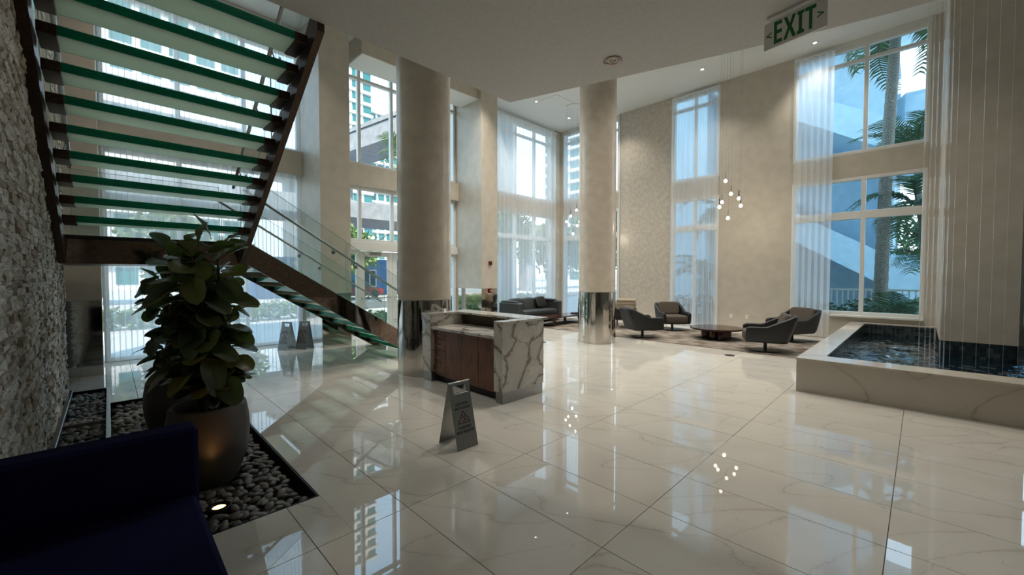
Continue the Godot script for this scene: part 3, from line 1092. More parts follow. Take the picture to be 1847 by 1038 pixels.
func pebble_bed() -> void:
	var t := thing("pebble_bed", "sunken bed of smooth grey pebbles with steel dividers under the stairs", "pebble bed")
	var g := Geo.new()
	for e in [[Vector3(1.076, 0, -7.35), Vector3(1.076, 0, -3.15)], [Vector3(-0.47, 0, -3.15), Vector3(1.076, 0, -3.15)], [Vector3(-0.03, 0, -7.35), Vector3(1.076, 0, -7.35)], [Vector3(-0.47, 0, -8.38), Vector3(-0.03, 0, -8.38)]]:
		g.bar(e[0] + Vector3(0, -0.075, 0), e[1] + Vector3(0, -0.075, 0), 0.008, 0.15)
	part(t, "edging", g, M.dark_metal)
	part(t, "divider", span(Vector3(-0.43, -0.03, -8.38), Vector3(-0.385, 0.035, -3.2), 0.004), M.brushed)
	part(t, "divider", span(Vector3(-0.055, -0.12, -8.38), Vector3(-0.015, 0.012, -3.2), 0.004), M.brushed)
	part(t, "divider", span(Vector3(-0.385, -0.05, -6.56), Vector3(-0.055, 0.004, -6.545), 0.002), M.brushed)
	part(t, "divider", span(Vector3(-0.385, -0.05, -4.86), Vector3(-0.055, 0.004, -4.845), 0.002), M.brushed)
	var forms := []
	for k in 4:
		var p := Geo.new()
		var rows := []
		for i in 6:
			var a := -PI / 2 + PI * i / 5.0
			var row := []
			for j in 10:
				var b := TAU * j / 9.0
				row.append(Vector3(cos(a) * cos(b) * (1.0 + 0.12 * sin(b * 2.0 + k)), sin(a), cos(a) * sin(b) * (1.0 + 0.1 * cos(b * 3.0 + k * 2))))
			rows.append(row)
		p.grid(rows, true, true)
		forms.append(p.mesh())
	var all := []
	for layer in 2:
		var step := 0.066
		for r in [BED, TRAY]:
			for i in int(r.size.x / step):
				for j in int(r.size.y / step):
					var c := Vector3(r.position.x + (i + 0.5 + rng.randf_range(-0.4, 0.4)) * step, -0.105 + layer * 0.042 + rng.randf_range(-0.008, 0.014), r.position.y + (j + 0.5 + rng.randf_range(-0.4, 0.4)) * step)
					if Vector2(c.x - 0.57, c.z + 4.14).length() < 0.235 or Vector2(c.x - 0.50, c.z + 5.42).length() < 0.235 or Vector2(c.x - 0.535, c.z + 3.56).length() < 0.085:
						continue
					if c.x < -0.40 or absf(c.x + 0.035) < 0.045:
						continue
					var b := Basis.from_euler(Vector3(rng.randf_range(-0.4, 0.4), rng.randf() * TAU, rng.randf_range(-0.4, 0.4))) * Basis.from_scale(Vector3(rng.randf_range(0.033, 0.054), rng.randf_range(0.016, 0.024), rng.randf_range(0.024, 0.037)))
					all.append([c, b, layer])
	var eye := Vector3(0, 1.65, 0)
	var rank := func(a): return (a[0] - eye).length() + (0.0 if a[2] == 1 else 9.0) + (6.0 if a[0].x + a[0].z * 0.02 < 0.42 and a[0].z > -4.0 else 0.0) + (3.0 if a[0].x < 0.1 else 0.0)
	all.sort_custom(func(a, b): return rank.call(a) < rank.call(b))
	for k in mini(300, all.size()):
		var o := shape(t, "pebble", forms[k % 4], M.pebble[rng.randi() % 3])
		o.transform = Transform3D(all[k][1], all[k][0])
	var mm := MultiMesh.new()
	mm.transform_format = MultiMesh.TRANSFORM_3D
	mm.use_colors = true
	mm.mesh = forms[1]
	mm.instance_count = all.size() - 300
	for k in range(300, all.size()):
		mm.set_instance_transform(k - 300, Transform3D(all[k][1], all[k][0]))
		mm.set_instance_color(k - 300, M.pebble[rng.randi() % 3].albedo_color.srgb_to_linear() * rng.randf_range(0.8, 1.15))
	var mi := MultiMeshInstance3D.new()
	mi.name = "loose_pebbles"
	mi.multimesh = mm
	mi.material_override = M.pebble_mix
	mi.set_meta("kind", "stuff")
	t.add_child(mi)
	# round uplight sunk between the pebbles, aimed at the near pot
	var u := thing("ground_uplight", "round uplight glowing warm among the grey pebbles", "lamp", "", Vector3(0.535, -0.045, -3.56))
	var ring := Geo.new()
	ring.lathe([Vector2(0.078, -0.06), Vector2(0.078, 0.012), Vector2(0.072, 0.018), Vector2(0.045, 0.018), Vector2(0.042, 0.004)], 28)
	part(u, "rim", ring, M.dark_metal)
	var lens := Geo.new()
	lens.lathe([Vector2(0.044, 0.0), Vector2(0.043, 0.006), Vector2(0.03, 0.012), Vector2(0.0, 0.014)], 24)
	part(u, "lens", lens, glow(Color(1.0, 0.80, 0.45), 4.0))
	var l := SpotLight3D.new()
	l.name = "uplight_beam"
	l.light_color = Color(1.0, 0.72, 0.42)
	l.light_energy = 0.07
	l.spot_range = 20.0
	l.spot_angle = 28.0
	l.spot_attenuation = 2.0
	l.light_size = 0.03
	l.shadow_enabled = true
	u.add_child(l)
	l.position = Vector3(0, 0.03, 0)
	l.look_at_from_position(u.position + Vector3(0, 0.03, 0), u.position + Vector3(0.0, 0.5, -0.28))


# ---------------------------------------------------------------- outdoors
func leaves(g: Geo, c: Vector3, r: Vector3, count: int, size: float, base: Color, boxy := false) -> void:
	g.tinted = true
	for k in count:
		var d := Vector3(rng.randf_range(-1, 1), rng.randf_range(-1, 1), rng.randf_range(-1, 1))
		if not boxy:
			while d.length() > 1.0 or d.length() < 0.45:
				d = Vector3(rng.randf_range(-1, 1), rng.randf_range(-1, 1), rng.randf_range(-1, 1))
		var p := c + d * r
		var a := Vector3(rng.randf_range(-1, 1), rng.randf_range(-0.6, 0.6), rng.randf_range(-1, 1)).normalized()
		var b := a.cross(Vector3(rng.randf_range(-1, 1), rng.randf_range(-1, 1), rng.randf_range(-1, 1))).normalized()
		var s := size * rng.randf_range(0.6, 1.3)
		var v := rng.randf_range(0.65, 1.4)
		g.tint = Color(base.r * v * rng.randf_range(0.85, 1.25), base.g * v, base.b * v)
		g.tri(p - a * s, p + b * s * 0.42, p + a * s)
		g.tri(p - a * s, p + a * s, p - b * s * 0.42)


func tree(called: String, label: String, at: Vector3, height: float, spread: float, crown_h: float, count: int, size: float, base: Color, group: String) -> void:
	var t := thing(called, label, "tree", group, at)
	var g := Geo.new()
	var top := height - crown_h * 0.6
	g.tube([Vector3(0, -0.2, 0), Vector3(0.06, top * 0.5, 0.03), Vector3(0, top, 0), Vector3(0.05, height - crown_h * 0.25, 0)], [height * 0.028, height * 0.022, height * 0.017, height * 0.006], 8)
	for k in 5:
		var a := TAU * k / 5.0 + rng.randf()
		g.tube([Vector3(0, top * 0.85, 0), Vector3(cos(a) * spread * 0.35, top + crown_h * 0.12, sin(a) * spread * 0.35), Vector3(cos(a) * spread * 0.65, top + crown_h * 0.28, sin(a) * spread * 0.65)], [height * 0.013, height * 0.008, height * 0.003], 6)
	part(t, "trunk", g, M.bark)
	var f := Geo.new()
	for k in 11:
		var a := rng.randf() * TAU
		var d := rng.randf_range(0.15, 0.68)
		leaves(f, Vector3(cos(a) * spread * d, height - crown_h * rng.randf_range(0.28, 0.75), sin(a) * spread * d), Vector3(spread * 0.42, crown_h * 0.26, spread * 0.42), int(count / 11.0), size, base)
	part(t, "foliage", f, M.leaf)


func hedge(label: String, from: Vector3, to: Vector3, count: int, size: float, base: Color, group: String) -> void:
	var c := (from + to) * 0.5
	var t := thing("hedge", label, "hedge", group, Vector3(c.x, from.y, c.z))
	var f := Geo.new()
	var h := (to - from).abs() * 0.5
	var n := maxi(3, int(maxf(h.x, h.z) * 2.0 / 0.8))
	for k in n:
		var e := (k + 0.5) / n * 2.0 - 1.0
		var p := Vector3(h.x * e if h.x > h.z else 0.0, h.y, h.z * e if h.z >= h.x else 0.0)
		leaves(f, p, Vector3(minf(h.x, 0.62), h.y * rng.randf_range(0.9, 1.12), minf(h.z, 0.62)), int(count / float(n)), size, base)
	part(t, "foliage", f, M.leaf)
	var s := Geo.new()
	for k in n:
		var e := (k + 0.5) / n * 2.0 - 1.0
		s.tube([Vector3(h.x * e if h.x > h.z else 0.0, -0.05, h.z * e if h.z >= h.x else 0.0), Vector3(h.x * e if h.x > h.z else 0.0, h.y, h.z * e if h.z >= h.x else 0.0)], 0.025, 6)
	part(t, "stems", s, M.bark)


# a feather frond one metre long, leaving along +X and arching over
func frond_mesh(droop: float, wide: float, count: int, base: Color) -> ArrayMesh:
	var g := Geo.new()
	g.tinted = true
	var at := func(u: float) -> Vector3: return Vector3(u * (1.0 - 0.18 * droop * u * u), 0.28 * u - droop * u * u * u, 0)
	g.tint = base * 0.8
	var pts := []
	for k in 9:
		pts.append(at.call(k / 8.0))
	g.tube(pts, [0.014, 0.012, 0.011, 0.009, 0.008, 0.006, 0.005, 0.003, 0.002], 5, false)
	for k in count:
		var u := 0.16 + 0.83 * k / (count - 1.0)
		var p: Vector3 = at.call(u)
		var fwd: Vector3 = (at.call(minf(u + 0.02, 1.0)) - at.call(u - 0.02)).normalized()
		var l := wide * (0.35 + 0.65 * sin(PI * clampf(u * 0.95, 0.0, 1.0))) * rng.randf_range(0.85, 1.1)
		for side in [-1.0, 1.0]:
			var v := rng.randf_range(0.75, 1.25)
			g.tint = Color(base.r * v, base.g * v, base.b * v)
			var d: Vector3 = (Vector3(0, 0, side) + fwd * 0.55 + Vector3.UP * rng.randf_range(-0.15, 0.25)).normalized()
			var e := p + d * l + Vector3(0, -0.22 * l, 0)
			var m := p + d * l * 0.5 + Vector3(0, 0.02 * l, 0)
			var w := fwd * 0.0125
			g.tri(p - w, m + w, m - w)
			g.tri(p - w, p + w, m + w)
			g.tri(m - w, m + w, e)
	return g.mesh()


func palm(label: String, at: Vector3, height: float, radius: float, lean: Vector3, fronds: int, length: float, lift: Array, meshes: Array, group := "palms outside the tall window") -> void:
	var t := thing("palm", label, "palm", group, at)
	var top := Vector3(lean.x, height, lean.z)
	if height > 0.3:
		var g := Geo.new()
		var pts := []
		var rad := []
		var n := int(height / 0.16) + 2
		for k in n:
			var u := k / (n - 1.0)
			pts.append(Vector3(lean.x * u * u, -0.1 + (height + 0.1) * u, lean.z * u * u))
			rad.append(radius * (1.15 - 0.35 * u) * (1.0 + (0.04 if k % 2 else -0.02)))
		g.tube(pts, rad, 14)
		part(t, "trunk", g, M.palm_bark)
	for k in fronds:
		var o := shape(t, "frond", meshes[k % meshes.size()], M.leaf, top + Vector3(0, rng.randf_range(-0.05, 0.05), 0))
		var a := TAU * k / fronds + rng.randf_range(-0.25, 0.25)
		o.basis = Basis.from_euler(Vector3(0, a, 0)) * Basis.from_euler(Vector3(rng.randf_range(-0.3, 0.3), 0, rng.randf_range(lift[0], lift[1]))) * Basis.from_scale(Vector3.ONE * length * rng.randf_range(0.85, 1.1))


func outdoors_north() -> void:
	struct("ground", span(Vector3(-260, -0.4, -420), Vector3(420, -0.16, -11.1)), M.pavement)
	struct("ground", span(Vector3(13.75, -0.4, -11.1), Vector3(260, -0.16, 200)), M.pavement)
	solo("roadway", span(Vector3(-120, -0.16, -26.4), Vector3(160, -0.13, -21.2)), M.asphalt, "grey asphalt street running past the entrance", "road")
	var lush := Color(0.10, 0.165, 0.045)
	hedge("clipped green hedge outside the window beside the stairs", Vector3(-4.5, -0.16, -19.0), Vector3(6.0, 0.62, -18.0), 3200, 0.12, lush, "hedges along the street front")
	hedge("low bright hedge outside the entrance doors", Vector3(5.6, -0.16, -13.0), Vector3(8.6, 0.55, -12.0), 1500, 0.09, Color(0.13, 0.20, 0.05), "hedges along the street front")
	hedge("clipped green hedge outside the curtained corner window", Vector3(10.5, -0.16, -14.2), Vector3(17.5, 0.8, -13.2), 2200, 0.10, lush, "hedges along the street front")
	for a in [[Vector3(12.6, -0.16, -27.5), 6.1, 2.9, 4.2, "leafy street tree seen over the entrance doors"], [Vector3(7.6, -0.13, -20.4), 4.4, 1.9, 3.0, "leafy street tree across the road from the first window bay"], [Vector3(2.6, -0.13, -20.5), 4.6, 2.4, 3.4, "sunlit street tree behind the sheers beside the stairs"], [Vector3(-3.2, -0.16, -20.0), 5.4, 2.6, 3.8, "broad street tree behind the sheers at the stone wall"], [Vector3(19.5, -0.13, -20.0), 7.6, 3.0, 5.6, "leafy street tree behind the corner sheers"], [Vector3(25.5, -0.13, -20.0), 7.0, 2.8, 5.2, "street tree farther along behind the corner sheers"], [Vector3(26.5, -0.16, -30.6), 5.9, 2.2, 4.0, "tall street tree beside the blue shop"]]:
		tree("street_tree", a[4], a[0], a[1], a[2], a[3], 3600, 0.19, Color(0.13, 0.205, 0.055), "street trees")
	# low blue shop across the road, white-framed windows, a kerb
	var s := thing("shop", "low blue painted shop with white window frames across the road", "building", "", Vector3(15.0, -0.13, -36.0))
	part(s, "wall", span(Vector3(-7, 0, -4), Vector3(9, 3.0, 0)), M.blue_paint)
	part(s, "parapet", span(Vector3(-7.1, 3.0, -4.1), Vector3(9.1, 3.25, 0.1)), M.blue_paint)
	for x in [-5.6, -3.2, 1.5, 4.6]:
		var w := part(s, "window_frame", span(Vector3(x, 0.7, 0), Vector3(x + 1.3, 2.3, 0.08)), M.white_stucco)
		part(w, "pane", span(Vector3(x + 0.1, 0.8, 0.08), Vector3(x + 0.6, 2.2, 0.1)), M.window_dark)
		part(w, "pane", span(Vector3(x + 0.7, 0.8, 0.08), Vector3(x + 1.2, 2.2, 0.1)), M.window_dark)
	part(s, "door", span(Vector3(-0.9, 0, 0), Vector3(0.1, 2.1, 0.06)), M.white_stucco)
	# parked car in front of it
	var c := thing("parked_car", "small red car parked across the road", "car", "", Vector3(13.4, -0.13, -30.9), 0.15)
	var body := Geo.new()
	prism(body, [Vector2(-2.1, 0.28), Vector2(2.1, 0.28), Vector2(2.15, 0.7), Vector2(1.3, 0.85), Vector2(-2.0, 0.9), Vector2(-2.15, 0.6)], Vector3(0, 0, -0.85), Vector3.RIGHT, Vector3.UP, Vector3(0, 0, 1.7))
	part(c, "body", body, M.car_red)
	var cab := Geo.new()
	prism(cab, [Vector2(-1.7, 0.88), Vector2(1.1, 0.86), Vector2(0.5, 1.42), Vector2(-1.2, 1.42)], Vector3(0, 0, -0.75), Vector3.RIGHT, Vector3.UP, Vector3(0, 0, 1.5))
	part(c, "cabin", cab, M.window_dark)
	for x in [-1.35, 1.35]:
		for z in [-0.8, 0.8]:
			var w := Geo.new()
			w.tube([Vector3(x, 0.32, z - 0.1), Vector3(x, 0.32, z + 0.1)], 0.32, 16)
			part(c, "wheel", w, M.black)
	# elevated roadway beam and its posts, and the curving guideway that climbs behind it
	var b := thing("overpass", "flat grey concrete overpass above the street trees", "bridge", "", Vector3(15, -0.13, -33.0))
	part(b, "deck", span(Vector3(-60, 6.1, -3), Vector3(60, 7.35, 3), 0.03), M.concrete)
	for x in [-22.0, -2.0, 20.0]:
		part(b, "pillar", span(Vector3(x - 0.5, 0, -0.6), Vector3(x + 0.5, 6.1, 0.6)), M.concrete)
	var v := thing("guideway", "pale concrete transit guideway climbing across the upper entrance window", "bridge")
	var rows := []
	var g := Geo.new()
	var g2 := Geo.new()
	for k in 14:
		var u := k / 13.0
		var p := Vector3(lerpf(14.0, 20.0, u), 13.0 + 0.6 * u, lerpf(-52.0, -20.0, u) + 2.0 * u * u)
		rows.append(p)
	for k in 13:
		g.bar(rows[k], rows[k + 1], 3.4, 1.5)
		g2.bar(rows[k] + Vector3(0, 1.0, 0), rows[k + 1] + Vector3(0, 1.0, 0), 3.6, 0.35)
	part(v, "beam", g, M.concrete)
	part(v, "parapet", g2, M.concrete)
	for k in [1, 5, 12]:
		var q: Vector3 = rows[k]
		part(v, "pillar", span(Vector3(q.x - 0.6, -0.16, q.z - 0.6), Vector3(q.x + 0.6, q.y - 0.7, q.z + 0.6)), M.concrete)
	palm("palm crown brushing the upper entrance window", Vector3(9.7, -0.16, -16.4), 6.7, 0.16, Vector3(0.2, 0, 0.1), 15, 1.9, [-0.35, 0.9], [frond_mesh(0.5, 0.36, 26, Color(0.10, 0.17, 0.06)), frond_mesh(0.7, 0.34, 24, Color(0.08, 0.145, 0.05))], "")
	# towers
	tower("white condominium tower with green glass balconies beyond the guideway", Vector3(50, -0.16, -122), Vector3(13, 84, 14), 26, 4)
	tower("stepped white tower with green glass beside the condominium", Vector3(65, -0.16, -130), Vector3(11, 54, 12), 17, 4)
	tower("pale office block with rows of windows behind the corner sheers", Vector3(99, -0.16, -74), Vector3(11, 44, 14), 14, 5)
	tower("tall pale block seen through the sheers above the landing", Vector3(3, -0.16, -74), Vector3(22, 52, 12), 16, 8)


func tower(label: String, at: Vector3, s: Vector3, floors: int, bays: int) -> void:
	var t := thing("tower", label, "building", "towers across the city", at)
	part(t, "wall", span(Vector3(-s.x * 0.5 + 0.6, 0, -s.z * 0.5 + 0.6), Vector3(s.x * 0.5 - 0.6, s.y, s.z * 0.5 - 0.6)), M.white_stucco)
	var h := s.y / floors
	var slab := span(Vector3(-s.x * 0.5, -0.3, -s.z * 0.5), Vector3(s.x * 0.5, 0.5, s.z * 0.5)).mesh()
	var bw := s.x / bays
	var win := span(Vector3(-bw * 0.36, 0.7, -0.1), Vector3(bw * 0.36, h - 0.5, 0.1)).mesh()
	var dw := s.z / 3.0
	var win2 := span(Vector3(-0.1, 0.7, -dw * 0.36), Vector3(0.1, h - 0.5, dw * 0.36)).mesh()
	for k in floors:
		var o := shape(t, "floor_slab", slab, M.white_stucco, Vector3(0, k * h + h, 0))
		for j in bays:
			shape(o, "window_glass", win, M.green_glass, Vector3(-s.x * 0.5 + (j + 0.5) * bw, -h, s.z * 0.5 - 0.58))
		for j in 3:
			shape(o, "window_glass", win2, M.green_glass, Vector3(-s.x * 0.5 + 0.58, -h, -s.z * 0.5 + (j + 0.5) * dw))


func outdoors_east() -> void:
	solo("planting_strip", span(Vector3(13.75, -0.16, -8), Vector3(18.6, -0.1, 9)), M.lawn, "strip of planted ground outside the tall window", "lawn")
	# the neighbouring stucco block with its outside stair: sloping parapets over dark undersides
	var t := thing("stucco_building", "pale blue stucco building with sloping stair parapets outside the tall window", "building", "", Vector3(0, -0.16, 0))
	part(t, "wall", span(Vector3(28.0, 0, -13), Vector3(30, 11.7, -0.9)), M.stucco)
	part(t, "end_wall", span(Vector3(22.2, 0, -13), Vector3(28, 11.7, -8.0)), M.stucco)
	var front := Geo.new()
	prism(front, [Vector2(-8.0, 12.5), Vector2(-0.9, 7.9), Vector2(-0.9, 11.7), Vector2(-8.0, 12.6)], Vector3(23.6, 0, 0), Vector3.BACK, Vector3.UP, Vector3(0.3, 0, 0))
	part(t, "upper_wall", front, M.stucco)
	part(t, "roof", span(Vector3(23.6, 11.6, -8.0), Vector3(28, 11.7, -0.9)), M.stucco)
	part(t, "side_wall", span(Vector3(24.0, 0, -1.1), Vector3(28.0, 6.4, -0.9)), M.stucco)
	part(t, "low_wall", span(Vector3(24.6, 0, -0.9), Vector3(25.0, 2.7, 9)), M.stucco)
	part(t, "upper_block", span(Vector3(24.4, 6.4, -0.9), Vector3(30, 9.7, 0.25), 0.25), M.stucco)
	for y in [2.45, 7.85]:
		var g := Geo.new()
		prism(g, [Vector2(-8.0, y + 3.42), Vector2(0.2, y - 1.87), Vector2(0.2, y - 0.59), Vector2(-8.0, y + 4.70)], Vector3(22.0, 0, 0), Vector3.BACK, Vector3.UP, Vector3(0.22, 0, 0))
		part(t, "stair_parapet", g, M.stucco)
		var u := Geo.new()
		prism(u, [Vector2(-8.0, y + 3.42), Vector2(0.2, y - 1.87), Vector2(0.2, y - 1.67), Vector2(-8.0, y + 3.62)], Vector3(22.22, 0, 0), Vector3.BACK, Vector3.UP, Vector3(5.78, 0, 0))
		part(t, "stair_soffit", u, M.stucco)
	part(t, "landing_slab", span(Vector3(22.22, 5.3, -8), Vector3(28, 5.55, -4.2)), M.stucco)
	part(t, "eaves", span(Vector3(19.5, 12.6, -9), Vector3(27, 12.95, 8)), M.stucco)
	# white railing in front of it
	var r := thing("white_railing", "white metal railing in front of the stucco building", "railing", "", Vector3(19.2, -0.16, 0))
	part(r, "top_rail", span(Vector3(-0.03, 1.26, -7), Vector3(0.03, 1.33, 5)), M.frame)
	part(r, "bottom_rail", span(Vector3(-0.02, 0.2, -7), Vector3(0.02, 0.25, 5)), M.frame)
	var post := span(Vector3(-0.02, 0, -0.02), Vector3(0.02, 1.28, 0.02)).mesh()
	for k in 75:
		shape(r, "baluster", post, M.frame, Vector3(0, 0, -7 + 0.16 * k))
	var dark := Color(0.055, 0.095, 0.04)
	hedge("dense dark green hedge under the tall window", Vector3(14.6, -0.12, -7.5), Vector3(15.6, 0.95, -0.8), 3000, 0.09, dark, "hedges along the garden side")
	var f1 := [frond_mesh(0.55, 0.30, 34, Color(0.05, 0.095, 0.035)), frond_mesh(0.8, 0.28, 32, Color(0.06, 0.11, 0.04))]
	var f2 := [frond_mesh(0.4, 0.34, 24, Color(0.07, 0.13, 0.045)), frond_mesh(0.6, 0.32, 24, Color(0.085, 0.15, 0.05))]
	palm("tall grey-trunked royal palm whose crown hangs at the top of the window", Vector3(16.5, -0.12, -0.86), 9.7, 0.15, Vector3(0.0, 0, 0.22), 10, 2.35, [-0.9, 0.4], f1)
	palm("palm with one broad fan of fronds behind the royal palm", Vector3(18.2, -0.12, 0.1), 5.7, 0.08, Vector3(0, 0, -0.35), 13, 1.75, [0.0, 0.9], f2)
	palm("short palm with dark drooping fronds at mid window height", Vector3(17.2, -0.12, 0.25), 3.95, 0.07, Vector3(0, 0, -0.4), 16, 1.75, [-0.5, 0.7], f1)
	palm("young light green palm beside the royal palm trunk", Vector3(17.6, -0.12, 0.3), 2.2, 0.06, Vector3(0, 0, -0.1), 12, 1.3, [-0.1, 0.7], [frond_mesh(0.5, 0.36, 24, Color(0.12, 0.20, 0.075))])
	palm("trunkless cycad with arching fronds at the foot of the royal palm", Vector3(16.0, -0.12, -0.5), 0.25, 0.1, Vector3.ZERO, 16, 1.35, [0.25, 1.1], f2)
	palm("trunkless cycad with arching fronds beside the hedge", Vector3(15.6, -0.12, -1.7), 0.25, 0.1, Vector3.ZERO, 14, 1.0, [0.25, 1.0], f2)
	palm("palm with feather fronds outside the narrow curtained window", Vector3(16.2, -0.12, -4.9), 4.4, 0.13, Vector3(0.1, 0, 0.1), 15, 2.0, [-0.4, 0.9], f1)
	palm("low palm filling the foot of the narrow curtained window", Vector3(15.8, -0.12, -5.6), 1.6, 0.1, Vector3.ZERO, 13, 1.6, [-0.2, 0.9], f2)
	tree("garden_tree", "small-leaved garden tree with sky showing through it", Vector3(28, -0.16, 0.3), 5.2, 2.4, 3.0, 1500, 0.17, Color(0.09, 0.15, 0.06), "garden trees")
	tree("garden_tree", "garden tree behind the corner window on the lounge side", Vector3(19.5, -0.16, -12.0), 6.0, 2.2, 4.2, 2600, 0.16, Color(0.10, 0.17, 0.055), "garden trees")


# ---------------------------------------------------------------- sheer curtains
func curtain(label: String, a: Vector3, b: Vector3, y0: float, y1: float, pitch: float, amp: float, group: String) -> void:
	var t := thing("sheer_curtain", label, "curtain", group, Vector3(a.x, y0, a.z))
	var along := (b - a).normalized()
	var out := Vector3(-along.z, 0, along.x)
	var length := a.distance_to(b)
	var n := int(length / pitch * 12.0)
	var rows := [[], []]
	var mid := []
	var ph := rng.randf() * 6.0
	for j in n + 1:
		var s := length * j / n
		var w := s / pitch * TAU + 1.1 * sin(s * 2.3 + ph)
		var d := amp * sin(w) * (0.75 + 0.35 * sin(s * 3.7 + ph * 2.0))
		var e := amp * 0.55 * sin(w * 1.0 + 0.3)
		var sh := 0.15 * pitch * sin(w * 2.0)
		rows[0].append(along * (s + sh) + out * d)
		mid.append(along * (s + sh) + out * (d * 0.9) + Vector3(0, (y1 - y0) * 0.55, 0))
		rows[1].append(along * (s + sh * 0.8) + out * e + Vector3(0, y1 - y0, 0))
	var g := Geo.new()
	g.grid([rows[0], mid, rows[1]])
	part(t, "sheer", g, M.sheer)
	part(t, "track", span(along * 0.0 + out * -0.03 + Vector3(0, y1 - y0, 0), along * length + out * 0.03 + Vector3(0, y1 - y0 + 0.03, 0)), M.frame)


func curtains() -> void:
	curtain("wide white sheer curtain over the window beside the stairs", Vector3(-0.06, 0, -10.68), Vector3(3.38, 0, -10.68), 0.03, 7.36, 0.17, 0.05, "floor-length sheers")
	curtain("wide white sheer curtain in the corner behind the leather sofa", Vector3(8.83, 0, -10.52), Vector3(13.0, 0, -10.52), 0.03, 7.36, 0.19, 0.055, "floor-length sheers")
	curtain("white sheer curtain behind the second column", Vector3(13.3, 0, -10.4), Vector3(13.3, 0, -7.95), 0.03, 7.3, 0.17, 0.045, "floor-length sheers")
	curtain("narrow white sheer curtain behind the round coffee table", Vector3(13.3, 0, -5.9), Vector3(13.3, 0, -4.46), 0.03, 7.4, 0.17, 0.05, "floor-length sheers")
	curtain("white sheer curtain drawn aside at the pool window", Vector3(13.3, 0, -2.5), Vector3(13.3, 0, -1.69), 0.03, 7.4, 0.13, 0.055, "floor-length sheers")


# ---------------------------------------------------------------- furniture
func reception_desk() -> void:
	var t := thing("reception_desk", "marble reception desk with walnut drawers and doors facing a raised ledge", "desk")
	var m := func(called: String, a: Vector3, b: Vector3, off: Vector2) -> MeshInstance3D:
		var g := Geo.new()
		g.box((a + b) * 0.5, (b - a).abs(), 0.003, Basis(), off)
		return part(t, called, g, M.marble)
	m.call("end_slab", Vector3(3.51, 0.15, -3.87), Vector3(4.31, 1.03, -3.71), Vector2(0.1, 0.05))
	m.call("end_slab", Vector3(3.51, 0.15, -5.55), Vector3(4.31, 1.03, -5.32), Vector2(0.5, 0.3))
	m.call("back_slab", Vector3(4.15, 0.15, -5.32), Vector3(4.31, 1.03, -3.87), Vector2(0.0, 0.4))
	for a in [[Vector3(3.51, 1.03, -3.87), Vector3(4.40, 1.06, -3.70)], [Vector3(3.51, 1.03, -5.57), Vector3(4.40, 1.06, -5.31)], [Vector3(4.02, 1.03, -5.31), Vector3(4.40, 1.06, -3.87)]]:
		m.call("ledge_top", a[0], a[1], Vector2(0.2, 0.2))
	m.call("worktop", Vector3(3.52, 0.82, -5.32), Vector3(4.15, 0.86, -3.87), Vector2(0.3, 0.1))
	var k := Geo.new()
	k.box(Vector3(3.915, 0.075, -3.79), Vector3(0.77, 0.15, 0.135), 0.002)
	k.box(Vector3(3.915, 0.075, -5.435), Vector3(0.77, 0.15, 0.2), 0.002)
	k.box(Vector3(4.22, 0.075, -4.6), Vector3(0.13, 0.15, 1.47), 0.002)
	part(t, "kick_plate", k, M.brushed)
	part(t, "inner_panel", span(Vector3(4.135, 0.86, -5.32), Vector3(4.15, 1.03, -3.87)), M.taupe)
	part(t, "carcass", span(Vector3(3.60, 0.1, -5.32), Vector3(4.15, 0.82, -3.87)), M.walnut)
	part(t, "toe_board", span(Vector3(3.64, 0.0, -5.32), Vector3(3.66, 0.1, -3.87)), M.black)
	# drawers at the left end, a pair of doors, a single door
	var y := 0.815
	for h in [0.155, 0.165, 0.185, 0.175]:
		var d := part(t, "drawer", span(Vector3(3.58, y - h + 0.005, -5.315), Vector3(3.602, y, -5.03), 0.002), M.walnut)
		var b := Geo.new()
		b.tube([Vector3(3.58, y - h * 0.55, -5.24), Vector3(3.555, y - h * 0.55, -5.24), Vector3(3.555, y - h * 0.55, -5.11), Vector3(3.58, y - h * 0.55, -5.11)], 0.005, 6)
		part(d, "handle", b, M.brushed)
		var l := Geo.new()
		l.tube([Vector3(3.58, y - 0.035, -5.17), Vector3(3.572, y - 0.035, -5.17)], 0.011, 10)
		part(d, "lock", l, M.brushed)
		y -= h
	for a in [[-5.025, -4.665, -4.70], [-4.66, -4.265, -4.62], [-4.255, -3.875, -4.215]]:
		var d := part(t, "cabinet_door", span(Vector3(3.58, 0.105, a[0]), Vector3(3.602, 0.815, a[1]), 0.002), M.walnut)
		var b := Geo.new()
		b.tube([Vector3(3.58, 0.62, a[2]), Vector3(3.553, 0.62, a[2]), Vector3(3.553, 0.75, a[2]), Vector3(3.58, 0.75, a[2])], 0.005, 6)
		part(d, "handle", b, M.brushed)
		if a[0] > -5.0:
			var l := Geo.new()
			l.tube([Vector3(3.58, 0.785, a[2]), Vector3(3.572, 0.785, a[2])], 0.011, 10)
			part(d, "lock", l, M.brushed)
	for z in [-4.12, -4.0]:
		var o := part(t, "socket_plate", span(Vector3(4.128, 0.90, z - 0.045), Vector3(4.135, 0.97, z + 0.045), 0.002), M.white)
		part(o, "socket", span(Vector3(4.125, 0.915, z - 0.02), Vector3(4.128, 0.955, z + 0.02)), M.frame)


